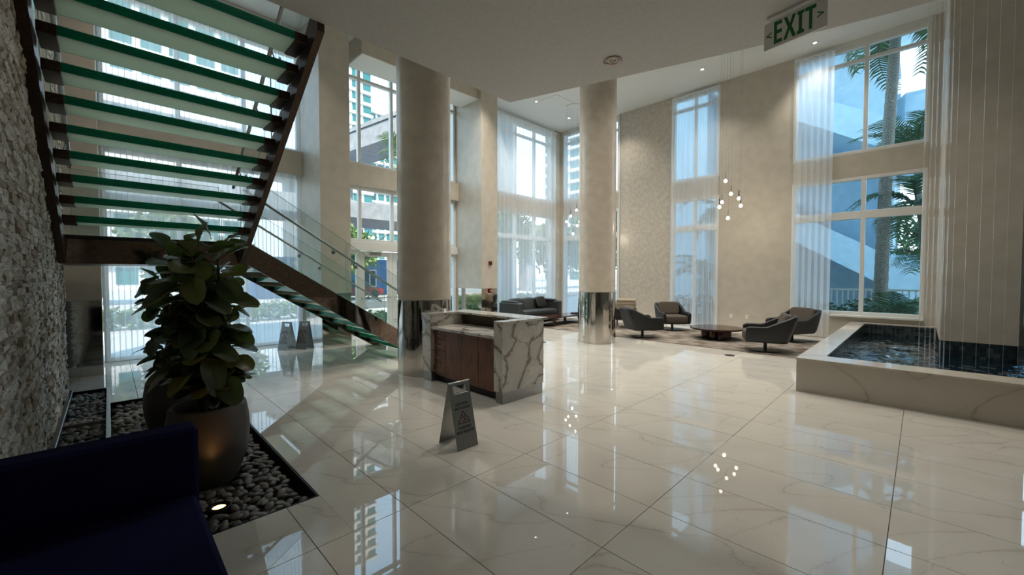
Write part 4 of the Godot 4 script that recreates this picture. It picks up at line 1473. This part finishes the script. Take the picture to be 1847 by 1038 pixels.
# swivel tub chair facing +Z: sloping arms run up into the back
func tub_chair(label: String, at: Vector3, turn: float) -> Node3D:
	var t := thing("swivel_armchair", label, "armchair", "swivel armchairs round the coffee table", at, turn)
	var path := []
	var half := 0.39
	for k in 33:
		var u := k / 32.0 * 2.0 - 1.0        # -1 left arm front ... 1 right arm front
		var s := absf(u)
		var p: Vector2
		if s > 0.45:
			var w := (s - 0.45) / 0.55
			p = Vector2(half * (1.0 - 0.03 * w), lerpf(-0.2, 0.40, w))
		else:
			var a := s / 0.45 * PI / 2
			p = Vector2(half * pow(sin(a), 0.75), -0.2 - 0.2 * pow(cos(a), 0.75))
		p.x *= signf(u)
		# height of the rim: level arms, a quick sweep up to the back
		var rim := 0.55 + 0.235 * (1.0 - smoothstep(0.32, 0.68, s))
		rim -= 0.035 * smoothstep(0.95, 1.0, s)
		path.append([p, rim])
	var rows := []
	var prof := [[0.86, 0.0], [0.96, 0.02], [1.02, 0.10], [1.05, 0.5], [1.06, 0.93], [1.03, 1.0], [0.91, 1.0], [0.87, 0.92], [0.84, 0.4], [0.84, 0.25]]
	for q in prof:
		var row := []
		for e in path:
			var p: Vector2 = e[0]
			var bottom := 0.215
			var y: float = lerpf(bottom, e[1], q[1])
			# the back leans out as it rises
			var lean: float = -0.16 * q[1] * smoothstep(0.56, 0.80, e[1])
			row.append(Vector3(p.x * q[0], y, (p.y * q[0] if p.y < 0.0 else p.y * (0.94 + 0.06 * q[0])) + lean))
		rows.append(row)
	var g := Geo.new()
	g.grid(rows, false, true)
	# close the arm fronts
	for j in [0, 32]:
		for i in 4:
			var a: Vector3 = rows[i][j]
			var b: Vector3 = rows[i + 1][j]
			var c: Vector3 = rows[8 - i][j]
			var d: Vector3 = rows[9 - i][j]
			if j == 0:
				g.quad(a, d, c, b)
			else:
				g.quad(a, b, c, d)
	var un := Geo.new()
	part(t, "shell", g, M.leather_dark)
	un.cushion(Vector3(0, 0.25, 0.01), Vector3(0.70, 0.09, 0.78), 0.25)
	part(t, "underframe", un, M.leather_dark)
	var s := Geo.new()
	s.cushion(Vector3(0, 0.345, 0.065), Vector3(0.655, 0.22, 0.74), 0.26)
	part(t, "seat_cushion", s, M.taupe)
	var b := Geo.new()
	b.cushion(Vector3(0, 0.625, -0.33), Vector3(0.64, 0.40, 0.15), 0.34, Basis.from_euler(Vector3(-0.30, 0, 0)))
	part(t, "back_cushion", b, M.taupe)
	var stem := Geo.new()
	stem.tube([Vector3(0, 0.02, 0), Vector3(0, 0.24, 0)], 0.034, 14)
	part(t, "stem", stem, M.black)
	var base := Geo.new()
	base.lathe([Vector2(0.30, 0.004), Vector2(0.30, 0.014), Vector2(0.27, 0.02), Vector2(0.0, 0.024)], 36)
	part(t, "base_plate", base, M.dark_metal)
	return t


# lounge chair with a head roll, thin legs
func head_roll_chair(label: String, at: Vector3, turn: float) -> void:
	var t := thing("lounge_chair", label, "chair", "head-roll lounge chairs", at, turn)
	var g := Geo.new()
	g.cushion(Vector3(0, 0.36, 0.05), Vector3(0.66, 0.17, 0.66), 0.25)
	part(t, "seat", g, M.leather_dark)
	var lean := Basis.from_euler(Vector3(-0.16, 0, 0))
	var b := Geo.new()
	b.box(Vector3(0, 0.46, -0.32), Vector3(0.62, 0.40, 0.09), 0.025, lean)
	part(t, "back_shell", b, M.leather_dark)
	var u := Geo.new()
	u.box(Vector3(0, 0.70, -0.35), Vector3(0.60, 0.26, 0.11), 0.035, lean)
	part(t, "upper_back", u, M.beige_cloth)
	var r := Geo.new()
	r.tube([Vector3(-0.28, 0.86, -0.35), Vector3(-0.27, 0.86, -0.35), Vector3(0.27, 0.86, -0.35), Vector3(0.28, 0.86, -0.35)], [0.055, 0.068, 0.068, 0.055], 16)
	part(t, "head_roll", r, M.beige_cloth)
	for x in [-0.27, 0.27]:
		for z in [-0.27, 0.30]:
			var l := Geo.new()
			l.tube([Vector3(x, 0.004, z * 1.08), Vector3(x, 0.30, z)], [0.011, 0.014], 8)
			part(t, "leg", l, M.black)


func lounge() -> void:
	var rug := Geo.new()
	rug.slab(PackedVector2Array([Vector2(9.66, -10.1), Vector2(12.55, -10.1), Vector2(12.55, -1.62), Vector2(9.66, -1.62)]), 0.0, 0.013)
	solo("area_rug", rug, M.rug, "large mottled beige and brown rug under the lounge seats", "rug")
	# three-seat leather sofa, back to the corner window
	var s := thing("leather_sofa", "grey leather three-seat sofa in front of the corner sheers", "sofa", "", Vector3(10.62, 0.013, -9.72))
	var L := 2.26
	var h := L * 0.5
	part(s, "base", span(Vector3(-h + 0.04, 0.07, -0.44), Vector3(h - 0.04, 0.26, 0.46), 0.02), M.leather)
	for x in [-1, 1]:
		var a := Geo.new()
		a.box(Vector3(x * (h - 0.11), 0.40, 0.0), Vector3(0.22, 0.64, 0.98), 0.035)
		part(s, "arm", a, M.leather)
		var ac := Geo.new()
		ac.cushion(Vector3(x * (h - 0.13), 0.735, -0.08), Vector3(0.22, 0.09, 0.74), 0.45)
		part(s, "arm_pad", ac, M.leather)
	var bk := Geo.new()
	bk.box(Vector3(0, 0.43, -0.38), Vector3(L - 0.36, 0.66, 0.2), 0.04)
	part(s, "back", bk, M.leather)
	for x in [-0.455, 0.455]:
		var c := Geo.new()
		c.cushion(Vector3(x, 0.35, 0.1), Vector3(0.93, 0.2, 0.80), 0.3)
		part(s, "seat_cushion", c, M.leather)
	for k in 3:
		var c := Geo.new()
		c.cushion(Vector3(-0.60 + 0.6 * k, 0.61, -0.20), Vector3(0.62, 0.46, 0.22), 0.42, Basis.from_euler(Vector3(-0.18, 0, 0)))
		part(s, "back_cushion", c, M.leather)
	for x in [-0.98, 0.98]:
		for z in [-0.36, 0.38]:
			var l := Geo.new()
			l.tube([Vector3(x, 0.0, z), Vector3(x, 0.08, z)], 0.02, 8)
			part(s, "foot", l, M.black)
	var pl := Geo.new()
	pl.cushion(Vector3.ZERO, Vector3(0.44, 0.42, 0.15), 0.5, Basis.from_euler(Vector3(-0.35, -0.2, 0.05)))
	solo("throw_pillow", pl, M.leather_dark, "dark square pillow leaning on the leather sofa", "pillow", "", Vector3(11.1, 0.68, -9.72))
	# low rectangular table: mirror-dark top on two wooden loop legs
	var t := thing("coffee_table", "low rectangular wooden coffee table with a glossy top before the sofa", "table", "", Vector3(10.85, 0.013, -8.62))
	part(t, "top", span(Vector3(-1.15, 0.25, -0.38), Vector3(1.15, 0.29, 0.38), 0.004), M.mahogany)
	for x in [-0.72, 0.72]:
		var l := Geo.new()
		for z in [-0.34, 0.34]:
			l.box(Vector3(x, 0.13, z), Vector3(0.1, 0.24, 0.05), 0.003)
		l.box(Vector3(x, 0.015, 0), Vector3(0.1, 0.03, 0.72), 0.003)
		part(t, "loop_leg", l, M.mahogany)
	var bk2 := Geo.new()
	bk2.box(Vector3(0, 0.015, 0), Vector3(0.32, 0.03, 0.24), 0.003)
	solo("magazine", bk2, M.print_black, "dark magazine lying on the rectangular coffee table", "magazine", "", Vector3(11.75, 0.303, -8.6))
	# round table on a slab pedestal
	var r := thing("round_table", "low round mahogany table on a square pedestal between the swivel armchairs", "table", "", Vector3(11.15, 0.013, -3.72))
	var top := Geo.new()
	top.lathe([Vector2(0.0, 0.245), Vector2(0.60, 0.245), Vector2(0.62, 0.255), Vector2(0.62, 0.285), Vector2(0.612, 0.292), Vector2(0.0, 0.292)], 56)
	part(r, "top", top, M.mahogany)
	var pd := Geo.new()
	pd.box(Vector3(0, 0.125, 0), Vector3(0.7, 0.245, 0.1), 0.004, Basis.from_euler(Vector3(0, 0.6, 0)))
	pd.box(Vector3(0, 0.125, 0), Vector3(0.1, 0.245, 0.7), 0.004, Basis.from_euler(Vector3(0, 0.6, 0)))
	pd.box(Vector3(0, 0.125, 0), Vector3(0.5, 0.24, 0.5), 0.004, Basis.from_euler(Vector3(0, 0.8, 0)))
	part(r, "pedestal", pd, M.mahogany)
	tub_chair("dark swivel armchair beside the second column, turned sideways", Vector3(10.05, 0.013, -5.2), deg_to_rad(52))
	tub_chair("dark swivel armchair before the narrow sheer curtain, facing the room", Vector3(12.0, 0.013, -5.25), deg_to_rad(-46))
	tub_chair("dark swivel armchair seen from behind at the rug edge beside the pool", Vector3(10.1, 0.013, -2.36), deg_to_rad(-160))
	tub_chair("dark swivel armchair between the pool and the plaster wall", Vector3(12.1, 0.013, -2.25), deg_to_rad(-118))
	head_roll_chair("lounge chair with a beige head roll left of the second column, seen from behind", Vector3(10.8, 0.013, -7.45), deg_to_rad(125))
	head_roll_chair("lounge chair with a beige head roll behind the sideways armchair", Vector3(11.5, 0.013, -6.5), deg_to_rad(118))


func foreground_sofa() -> void:
	var t := thing("navy_armchair", "navy blue fabric armchair with a straight high back in front of the pebbles", "armchair")
	part(t, "backrest", span(Vector3(-0.40, 0.10, -3.04), Vector3(0.345, 0.79, -2.88), 0.02), M.navy)
	part(t, "seat", span(Vector3(-0.40, 0.16, -2.88), Vector3(0.33, 0.42, -2.0), 0.025), M.navy)
	for x in [-0.3, 0.25]:
		for z in [-2.95, -2.1]:
			part(t, "leg", span(Vector3(x - 0.02, 0, z - 0.02), Vector3(x + 0.02, 0.17, z + 0.02)), M.brushed)


func fig_leaf(bend: float, wave: float) -> ArrayMesh:
	var rows := []
	for i in 10:
		var q := i / 9.0
		var u := 1.0 - pow(1.0 - q, 1.5)
		# fiddle outline: narrow foot, waist, broad round tip
		var w := 0.36 * sqrt(maxf(0.0, 1.0 - pow(absf(u - 0.62) / 0.385, 2.4) if u > 0.62 else 1.0)) * (0.50 + 0.50 * smoothstep(0.2, 0.62, u)) * smoothstep(-0.02, 0.14, u)
		var row := []
		for j in 5:
			var s := j / 2.0 - 1.0
			row.append(Vector3(u * (1.0 - 0.1 * bend), 0.10 * absf(s) * w / 0.33 - bend * u * u + wave * sin(u * 9.0 + s * 3.0) * absf(s), s * w))
		rows.append(row)
	var g := Geo.new()
	g.grid(rows, false, false)
	g.tube([Vector3(-0.16, -0.06, 0), Vector3(0, 0, 0), Vector3(0.5, -bend * 0.25 - 0.006, 0), Vector3(0.95, -bend * 0.9 - 0.004, 0)], [0.012, 0.012, 0.009, 0.003], 5, false)
	return g.mesh()


func plants() -> void:
	var forms := [fig_leaf(0.25, 0.03), fig_leaf(0.5, 0.04), fig_leaf(0.1, 0.03), fig_leaf(0.75, 0.05)]
	var spots := [[Vector3(0.57, -0.07, -4.16), "tapered dark clay pot nearest the navy armchair", "tall fiddle-leaf fig growing in the pot nearest the navy armchair", 1.96, 220], [Vector3(0.50, -0.07, -5.42), "tapered dark clay pot farther back on the pebbles", "fiddle-leaf fig growing in the pot farther back on the pebbles", 2.0, 130]]
	for s in spots:
		var p := thing("planter_pot", s[1], "pot", "clay pots on the pebbles", s[0])
		var g := Geo.new()
		g.lathe([Vector2(0.000, 0.0), Vector2(0.179, 0.0), Vector2(0.193, 0.02), Vector2(0.246, 0.16), Vector2(0.278, 0.31), Vector2(0.288, 0.42), Vector2(0.282, 0.53), Vector2(0.265, 0.64), Vector2(0.259, 0.652), Vector2(0.246, 0.655), Vector2(0.233, 0.648), Vector2(0.235, 0.58)], 48)
		part(p, "body", g, M.pot)
		var e := Geo.new()
		e.lathe([Vector2(0.245, 0.57), Vector2(0.15, 0.585), Vector2(0.0, 0.59)], 24)
		part(p, "soil", e, M.soil)
		var f := thing("fiddle_leaf_fig", s[2], "plant", "fiddle-leaf figs in clay pots", s[0] + Vector3(0, 0.585, 0))
		var height: float = s[3] - s[0].y - 0.585
		var stems := []
		for k in 4:
			var a := TAU * k / 4.0 + 0.5
			var out := 0.05 + 0.06 * (k % 2)
			var top := Vector3(cos(a) * out * 1.7, height * (0.95 - 0.06 * k), sin(a) * out * 1.7)
			stems.append([Vector3(cos(a) * 0.05, 0, sin(a) * 0.05), top])
			var st := Geo.new()
			st.tube([stems[k][0] + Vector3(0, -0.03, 0), stems[k][0].lerp(top, 0.5) + Vector3(cos(a), 0, sin(a)) * 0.04, top], [0.017, 0.013, 0.007], 7)
			part(f, "stem", st, M.bark)
		for k: int in range(int(s[4])):
			var u: float = k / float(int(s[4]) - 1)
			var st: Array = stems[k % 4]
			var v := lerpf(0.12, 1.02, u)
			var at: Vector3 = st[0].lerp(st[1], v)
			var a := k * 2.4 + rng.randf_range(-0.4, 0.4)
			var o := shape(f, "leaf", forms[rng.randi() % 4], M.fig[3 if rng.randf() < 0.07 else rng.randi() % 3], at)
			var l := rng.randf_range(0.17, 0.265) * (1.0 if v < 0.93 else 0.85)
			var pitch := rng.randf_range(-0.6, 0.95) + 0.45 * smoothstep(0.85, 1.0, v)
			o.basis = Basis.from_euler(Vector3(0, a, 0)) * Basis.from_euler(Vector3(rng.randf_range(-0.5, 0.5), 0, pitch)) * Basis.from_scale(Vector3.ONE * l)
			o.position += o.basis.x.normalized() * rng.randf_range(0.01, 0.11)


func letters(parent: Node, called: String, text: String, size: float, m: Material, t: Transform3D, squeeze := 1.0) -> void:
	var tm := TextMesh.new()
	var f := SystemFont.new()
	f.font_names = PackedStringArray(["Droid Sans"])
	f.font_weight = 700
	tm.font = f
	tm.text = text
	tm.font_size = 48
	tm.pixel_size = size / 48.0
	tm.depth = 0.0015
	tm.curve_step = 3.0
	var o := shape(parent, called, tm, m)
	o.transform = t * Transform3D(Basis.from_scale(Vector3(squeeze, 1, 1)), Vector3.ZERO)


# folding A-frame: two steel leaves joined at the top, each with a hand slot; its lettered face looks to +Z
func wet_sign(label: String, at: Vector3, turn: float, apart: float) -> void:
	var t := thing("wet_floor_sign", label, "sign", "steel wet-floor signs", at, turn)
	var tall := 0.625
	var lean := asin(apart / tall)
	var top := Vector3(0, tall * cos(lean), 0)
	for s in [1.0, -1.0]:
		var b := Basis.from_euler(Vector3(-lean * s, 0, 0))
		var g := Geo.new()
		# local frame hangs from the hinge: y from 0 (hinge) to -tall
		var add := func(x0: float, x1: float, y0: float, y1: float) -> void:
			g.box(top + b * Vector3((x0 + x1) * 0.5, (y0 + y1) * 0.5, 0), Vector3(x1 - x0, y1 - y0, 0.004), 0.001, b)
		add.call(-0.125, 0.125, -tall, -0.105)
		add.call(-0.125, -0.075, -0.105, 0.0)
		add.call(0.075, 0.125, -0.105, 0.0)
		add.call(-0.075, 0.075, -0.028, 0.0)
		var leaf := part(t, "leaf", g, M.brushed)
		if s > 0.0:
			var put := func(x: float, y: float) -> Transform3D: return Transform3D(b, top + b * Vector3(x, y, 0.0025))
			letters(leaf, "lettering", "CAUTION", 0.034, M.print_black, put.call(0.0, -0.205))
			letters(leaf, "lettering", "WET FLOOR", 0.034, M.print_black, put.call(0.0, -0.245))
			letters(leaf, "lettering", "CUIDADO", 0.034, M.print_black, put.call(0.0, -0.425))
			letters(leaf, "lettering", "PISO MOJADO", 0.034, M.print_black, put.call(0.0, -0.465), 0.92)
			var w := Geo.new()
			var tri := [Vector3(-0.068, -0.385, 0.0025), Vector3(0.068, -0.385, 0.0025), Vector3(0.0, -0.275, 0.0025)]
			for k in 3:
				w.bar(top + b * tri[k], top + b * tri[(k + 1) % 3], 0.008, 0.0015, b.z)
			part(leaf, "warning_triangle", w, M.print_red)
			var m := Geo.new()
			for q in [[0.0, -0.325, 0.012, -0.352], [0.012, -0.352, 0.034, -0.372], [0.012, -0.352, -0.012, -0.374], [0.0, -0.328, -0.022, -0.335], [0.002, -0.33, 0.024, -0.322], [-0.012, -0.318, -0.008, -0.310]]:
				m.bar(top + b * Vector3(q[0], q[1], 0.0025), top + b * Vector3(q[2], q[3], 0.0025), 0.007, 0.0015, b.z)
			part(leaf, "slipping_figure", m, M.print_red)
	var h := Geo.new()
	h.tube([top + Vector3(-0.13, 0.002, 0), top + Vector3(0.13, 0.002, 0)], 0.009, 10)
	part(t, "hinge", h, M.brushed)


func wet_floor_signs() -> void:
	wet_sign("steel wet floor sign standing open before the reception desk", Vector3(2.40, 0, -3.16), deg_to_rad(0), 0.15)
	wet_sign("steel wet floor sign stored under the stairs, nearer the sheer curtain", Vector3(2.80, 0, -9.93), deg_to_rad(-58), 0.15)
	wet_sign("steel wet floor sign stored under the stairs, beside the mirrored pier", Vector3(3.12, 0, -9.78), deg_to_rad(-52), 0.15)


# ---------------------------------------------------------------- lamps
func downlight(label: String, at: Vector3, energy: float, on: bool, r := 0.075) -> void:
	var t := thing("downlight", label, "ceiling light", "recessed ceiling downlights", at)
	var g := Geo.new()
	g.lathe([Vector2(r * 0.72, 0.03), Vector2(r * 0.78, -0.002), Vector2(r * 1.2, -0.012), Vector2(r * 1.25, -0.004), Vector2(r * 1.25, 0.001)].map(func(p): return p), 28)
	part(t, "trim_ring", g, M.white if on else M.lamp_off)
	var b := Geo.new()
	b.cushion(Vector3(0, 0.004, 0), Vector3(r * 1.5, 0.012, r * 1.5), 1.0, Basis(), 20, 6)
	part(t, "lamp", b, M.lamp if on else M.lamp_off)
	if energy > 0.0:
		var l := SpotLight3D.new()
		l.name = "downlight_beam"
		l.light_color = Color(1.0, 0.97, 0.925)
		l.light_energy = energy
		l.spot_range = 30.0
		l.spot_angle = 52.0
		l.spot_angle_attenuation = 0.9
		l.spot_attenuation = 2.0
		l.light_size = r
		l.shadow_enabled = true
		t.add_child(l)
		l.look_at_from_position(at + Vector3(0, -0.03, 0), at + Vector3(0, -1.0, 0.0001), Vector3.RIGHT)


func ceiling_lamps() -> void:
	for p in [[7.7, -8.7, "beside the beige pier with the red alarm"], [10.45, -9.35, "over the leather sofa"], [12.4, -9.45, "in the corner behind the pendant cluster"], [12.4, -7.6, "before the shimmering plaster wall"], [10.4, -7.2, "over the head-roll lounge chairs"], [12.2, -4.55, "before the narrow sheer curtain"], [10.4, -4.4, "over the sideways armchair"], [12.85, -2.03, "before the drawn-aside sheer at the pool window"], [10.4, -1.9, "over the armchair beside the pool"], [8.0, -7.6, "behind the second column"], [6.3, -8.6, "before the entrance doors"], [8.0, -3.4, "over the open floor before the rug"], [8.0, -0.8, "over the front of the pool"], [6.2, -3.0, "over the open floor before the desk"], [6.0, -6.2, "between the two columns"], [2.6, -8.2, "over the lower stair flight"], [0.7, -8.2, "over the stair landing"], [1.0, -5.6, "over the upper stair flight"]]:
		downlight("small recessed downlight in the high ceiling " + p[2], Vector3(p[0], CEIL, p[1]), 4.0 if p[0] > 12.0 else (3.0 if p[0] < 3.0 else 6.5), true, 0.075)
	downlight("round recessed fitting in the low grey soffit", Vector3(3.93, SOFFIT, -2.41), 0.0, false, 0.08)
	downlight("small lit downlight farther back in the low grey soffit", Vector3(1.9, SOFFIT, 1.6), 1.5, true, 0.06)


func chandelier(label: String, at: Vector3, drops: Array) -> void:
	var t := thing("pendant_cluster", label, "chandelier", "glass drop pendant clusters", at)
	var c := Geo.new()
	c.lathe([Vector2(0.0, -0.035), Vector2(0.26, -0.035), Vector2(0.27, -0.025), Vector2(0.27, 0.0)], 32)
	part(t, "canopy", c, M.white)
	for d in drops:
		var p := Vector3(d[0], d[1] - at.y, d[2])
		var g := Geo.new()
		g.tube([Vector3(d[0], -0.03, d[2]), p + Vector3(0, 0.12, 0)], 0.0022, 5, false)
		part(t, "cord", g, M.brushed)
		var s := Geo.new()
		s.tube([p + Vector3(0, 0.05, 0), p + Vector3(0, 0.22, 0)], [0.012, 0.009], 10)
		part(t, "socket_stem", s, M.dark_metal if d[3] else M.brushed)
		var b := Geo.new()
		b.lathe([Vector2(0.0, -0.045), Vector2(0.024, -0.04), Vector2(0.042, -0.015), Vector2(0.044, 0.0), Vector2(0.036, 0.022), Vector2(0.014, 0.046), Vector2(0.011, 0.055)], 18, p)
		part(t, "glass_bulb", b, M.bulb)
	# the lowest bulb carries the cluster's light
	var l := OmniLight3D.new()
	l.name = "cluster_glow"
	l.light_color = Color(1.0, 0.93, 0.82)
	l.light_energy = 0.5
	l.light_size = 0.03
	l.omni_range = 25.0
	l.omni_attenuation = 2.0
	l.shadow_enabled = true
	t.add_child(l)
	l.position = Vector3(drops[6][0], drops[6][1] - at.y, drops[6][2])


func chandeliers() -> void:
	chandelier("cluster of small glass drop pendants over the round table", Vector3(11.55, CEIL, -3.55), [[-0.08, 4.11, -0.10, false], [0.10, 3.79, -0.02, false], [0.2, 3.66, 0.14, true], [0.16, 3.46, 0.2, true], [-0.15, 3.44, -0.22, true], [-0.02, 3.58, -0.2, false], [0.02, 3.15, -0.06, false]])
	chandelier("cluster of small glass drop pendants before the corner curtain", Vector3(11.66, CEIL, -8.68), [[0.12, 3.95, 0.05, false], [-0.02, 3.74, -0.1, true], [-0.1, 3.55, -0.22, false], [-0.06, 3.42, -0.14, true], [0.2, 3.55, 0.14, true], [0.12, 3.40, 0.08, false], [0.04, 3.12, -0.04, false]])


func exit_sign() -> void:
	var t := thing("exit_sign", "white hanging EXIT sign with green letters under the low soffit", "sign", "", Vector3(4.30, SOFFIT, -0.83), deg_to_rad(-90 - 10))
	part(t, "canopy", span(Vector3(-0.2, -0.03, -0.06), Vector3(0.2, 0.0, 0.06), 0.006), M.white)
	part(t, "panel", span(Vector3(-0.24, -0.27, -0.012), Vector3(0.24, -0.03, 0.012), 0.003), M.exit_face)
	letters(t, "lettering", "EXIT", 0.265, M.exit_green, Transform3D(Basis(), Vector3(0, -0.15, 0.0125)), 0.6)
	letters(t, "arrow", "<", 0.10, M.exit_green, Transform3D(Basis(), Vector3(-0.198, -0.15, 0.0125)))
	letters(t, "arrow", ">", 0.10, M.exit_green, Transform3D(Basis(), Vector3(0.198, -0.15, 0.0125)))


func small_devices() -> void:
	# on the front of the pier between the entrance and the corner
	var s := thing("fire_strobe", "small dark alarm strobe on the beige pier above the red pull station", "alarm", "", Vector3(8.46, 2.03, -9.5))
	part(s, "housing", span(Vector3(-0.06, -0.06, 0), Vector3(0.06, 0.06, 0.05), 0.006), M.red)
	part(s, "lens", span(Vector3(-0.02, -0.04, 0.05), Vector3(0.04, 0.04, 0.062), 0.004), M.black)
	var p := thing("fire_pull_station", "small red fire pull station on the mirrored pier", "alarm", "", Vector3(8.46, 1.17, -9.5))
	part(p, "housing", span(Vector3(-0.05, -0.07, 0), Vector3(0.05, 0.07, 0.045), 0.006), M.red)
	part(p, "handle", span(Vector3(-0.03, -0.01, 0.045), Vector3(0.03, 0.012, 0.062), 0.004), M.white)
	for z in [-4.05, -3.62]:
		var o := thing("wall_socket", "white wall socket low on the beige wall, " + ("nearer the narrow sheer curtain" if z < -4.0 else "nearer the pool window"), "socket", "wall sockets by the pendant lamps", Vector3(EAST, 0.42, z))
		part(o, "plate", span(Vector3(-0.008, -0.06, -0.04), Vector3(0.0, 0.06, 0.04), 0.002), M.white)
		for y in [-0.028, 0.028]:
			part(o, "outlet", span(Vector3(-0.011, y - 0.016, -0.015), Vector3(-0.008, y + 0.016, 0.015), 0.001), M.frame)
	for q in [[Vector3(9.05, 0, -2.75), "dark round floor socket at the rug edge beside the pool"], [Vector3(7.55, 0, -6.55), "dark round floor socket near the reception desk"]]:
		var o := thing("floor_socket", q[1], "socket", "", q[0])
		var g := Geo.new()
		g.lathe([Vector2(0.095, 0.0), Vector2(0.093, 0.006), Vector2(0.07, 0.008), Vector2(0.0, 0.008)], 28)
		part(o, "plate", g, M.dark_metal)
		part(o, "hinged_lid", span(Vector3(-0.04, 0.008, -0.04), Vector3(0.04, 0.011, 0.04), 0.001), M.black)
